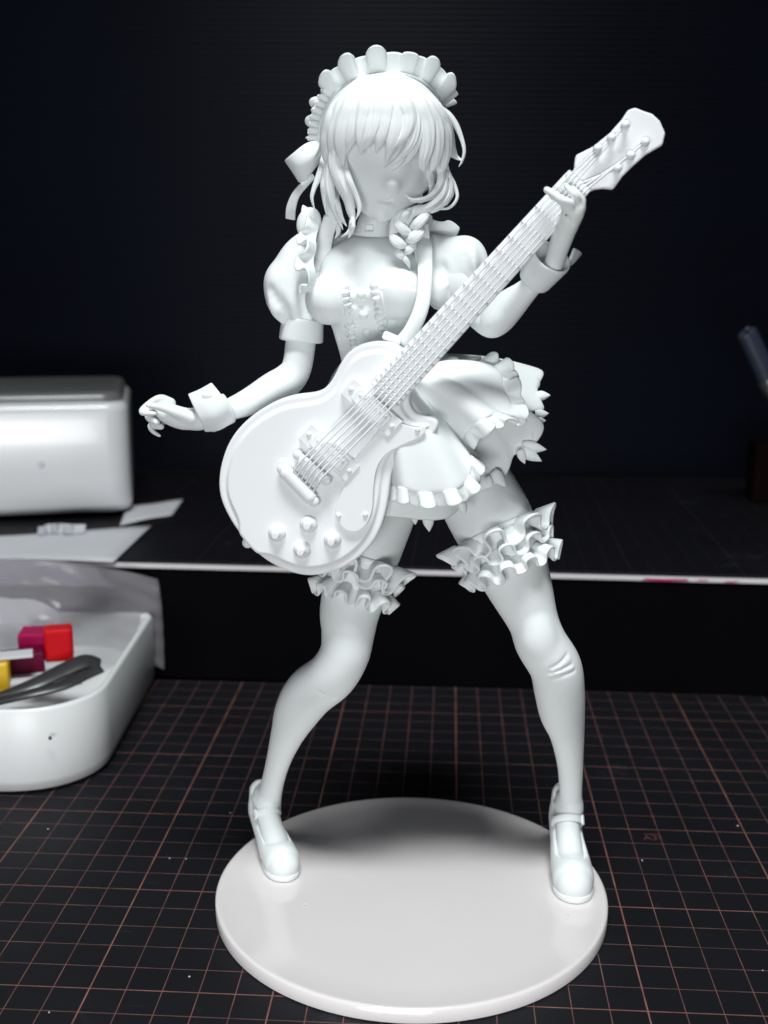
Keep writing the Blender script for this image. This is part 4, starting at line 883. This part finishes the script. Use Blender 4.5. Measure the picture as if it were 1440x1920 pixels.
part('tray_shell', V, F, TRAYM, tr_, True, fix=True)
V, F = ballmesh(at(94, 1384, Y0+0.1), (0.7, 0.35, 0.8), 10, 6); part('speck', V, F, STEELM, tr_)
def box_at(name, u, v, Y, w, d, h, m, label, cat, ang=0.0, bev=0.8, tilt=0.0):
    c = at(u, v, Y); V, F = prism(boxpoly(w, d, 0.0), -h/2, h/2, rotz(ang), c); o = part(name, V, F, m, None, False, bevel=bev); return tag(o, label, cat)
box_at('glue_cap', 110, 1205, 126, 11.5, 9, 14, REDM, 'bright red square plastic cap lying in the white tray', 'bottle cap', 0.25, 1.4)
box_at('plastic_block', 64, 1200, 133, 11, 12, 9, MAGM, 'magenta plastic block beside the red cap in the tray', 'plastic block', 0.1, 0.8)
box_at('plastic_bar', 42, 1240, 118, 17, 9, 8.5, DMAGM, 'dark magenta plastic bar in front of the red cap', 'plastic bar', 0.35, 0.8)
box_at('bottle_lid', -6, 1268, 104, 10, 8, 13, YELM, 'yellow plastic lid at the left edge of the tray', 'lid', 0.2, 1.2)
box_at('label_card', 22, 1228, 108, 16, 8, 1.0, PAPER, 'small white card lying between the magenta pieces in the tray', 'card', 0.3, 0.2)
# tweezers
TW = thing('tweezers', 'dark grey metal tweezers lying along the front of the tray', 'tweezers', at(90, 1285, 95))
for pts, w in (([(-20, 1310, 92), (60, 1284, 97), (120, 1256, 106), (160, 1240, 112), (188, 1246, 114)], [1.5, 3.2, 3.8, 4.0, 3.2]), ([(-20, 1322, 89), (60, 1300, 93), (120, 1284, 99), (160, 1264, 107), (188, 1252, 112)], [1.2, 2.4, 2.8, 3.2, 3.0])):
    P3 = catmull(np.array([at(*t) for t in pts]), 6); n = len(P3); ww = np.interp(np.linspace(0, 1, n), np.linspace(0, 1, len(w)), w)
    V, F = tubemesh(P3, ww, np.full(n, .8), np.tile(A(0.1, -0.5, 1), (n, 1)), 10); part('arm', V, F, STEELM, TW)
box_at('foam_strip', 20, 1282, 108, 55, 10, 4, PAPER, 'white foam strip under the tweezers in the tray', 'foam strip', 0.32, 1.0)
# clear packaging behind the tray contents
def film(name, rows, m, label, cat, th=0.4):
    q = np.array([[at(*t) for t in r] for r in rows]); G = catmull(q.reshape(len(q), -1), 6).reshape(-1, q.shape[1], 3)
    G = np.array([catmull(r, 6) for r in G]); G = G+0.5*np.sin(G[..., :1]*0.5+G[..., 2:]*0.7)*A(0, 1, 0.3)
    V, F = gridmesh(G); o = part(name, V, F, m, None, True, solid=th); return tag(o, label, cat)
film('clear_bag', [[(-60, 1046, 156), (40, 1046, 156), (130, 1054, 160), (215, 1068, 176), (296, 1086, 186)], [(-60, 1090, 152), (40, 1090, 152), (140, 1096, 156), (230, 1110, 177), (302, 1130, 187)], [(-60, 1150, 148), (40, 1150, 148), (140, 1152, 153), (225, 1165, 178), (306, 1190, 188)], [(-60, 1210, 145), (40, 1210, 145), (130, 1210, 150), (215, 1215, 178), (308, 1254, 188)]], CLEARM, 'crumpled clear plastic bag standing open behind the tray contents', 'plastic bag')
film('tinted_packet', [[(-60, 1052, 170), (60, 1055, 170), (180, 1066, 176)], [(-60, 1075, 168), (60, 1078, 168), (200, 1090, 177)], [(-60, 1096, 167), (60, 1098, 167), (222, 1100, 178)]], SMOKEM, 'purple tinted plastic packet inside the clear bag', 'packet')
film('paper_insert', [[(-60, 1120, 160), (60, 1125, 160), (115, 1150, 162)], [(-60, 1150, 158), (50, 1150, 158), (118, 1175, 160)], [(-60, 1175, 157), (50, 1172, 157), (105, 1182, 159)]], PAPER, 'white paper insert inside the clear bag behind the red cap', 'paper insert')
# right edge: handle of a craft tool and a dark red box
tl_ = thing('craft_knife', 'craft tool with translucent bluish handle leaning at the right edge', 'craft tool', at(1420, 680, 300))
P3 = catmull(np.array([at(1397, 618, 300), at(1408, 640, 300), at(1432, 692, 300), at(1450, 735, 300)]), 6); n = len(P3)
ww = 5.6*np.clip(np.linspace(0.0, 1, n)*6+0.5, 0, 1)
V, F = tubemesh(P3, ww, ww*0.8, np.tile(A(0, -1, 0.2), (n, 1)), 18); part('handle', V, F, HANDLEM, tl_)
P3 = np.array([at(1436, 712, 299), at(1450, 738, 299), at(1470, 790, 300), at(1500, 860, 302)]); V, F = tubemesh(P3, A(5.0, 4.4, 3.4, 3.0), A(4.2, 3.6, 3.0, 2.6), np.tile(A(0, -1, 0.2), (4, 1)), 16); part('ferrule', V, F, STEELM, tl_)
V, F = ballmesh(at(1402, 617, 295), (1.6, 1, 1.4), 12, 8); part('hang_hole_rim', V, F, HANDLEM, tl_)
c = at(1452, 870, 340); rb = part('red_box', *prism(boxpoly(28, 20, 2, 3), 57.3, c[2]+14, rotz(ST), (c[0], c[1], 0)), REDDARK, None, False, bevel=0.8)
tag(rb, 'dark red box standing on the shelf at the right edge under the tool', 'box')
# resin crumbs on the stand and the mat
for u, v, z, r, lb in ((657, 1645, 4.7, .42, 'white resin crumb on the stand, upper of the two close together at its middle'), (673, 1667, 4.7, .38, 'white resin crumb on the stand, lower of the two close together at its middle'),
        (573, 1697, 4.7, .6, 'largest white resin crumb on the stand, beside the toe of the left shoe'), (1065, 1716, 4.7, .3, 'tiny white resin crumb on the stand just before the toe of the right shoe'),
        (1383, 1549, .2, .55, 'white crumb on the cutting mat farthest right, near the rear bold grid crossing'), (1204, 1614, .2, .5, 'white crumb on the cutting mat beside the right shoe, below the printed size mark'),
        (318, 1610, .2, .45, 'white crumb on the cutting mat, left of a pair near the stand'), (349, 1611, .2, .35, 'white crumb on the cutting mat, right of a pair near the stand'),
        (90, 1555, .2, .5, 'pale crumb on the cutting mat just in front of the white tray'), (432, 1525, .2, .4, 'pale crumb on the cutting mat left of the heel of the left shoe'),
        (355, 1832, .2, .5, 'pale crumb on the cutting mat in front of the stand at its lower left'), (1430, 1820, .2, .35, 'pale crumb on the cutting mat at the far lower right'),
        (92, 1899, .2, .45, 'pale crumb on the cutting mat at the bottom left of the photo')):
    r *= 0.75; c = atz(u, v, z); V, F = ballmesh(c+A(0, 0, r*.4), (r, r*.8, r*.6), 7, 5, rotz(u)); o = part('resin_crumb', V, F, RESIN if z > 1 else DUSTM, None, True)
    tag(o, lb, 'crumb', 'resin crumbs on the '+('stand' if z > 1 else 'cutting mat'))
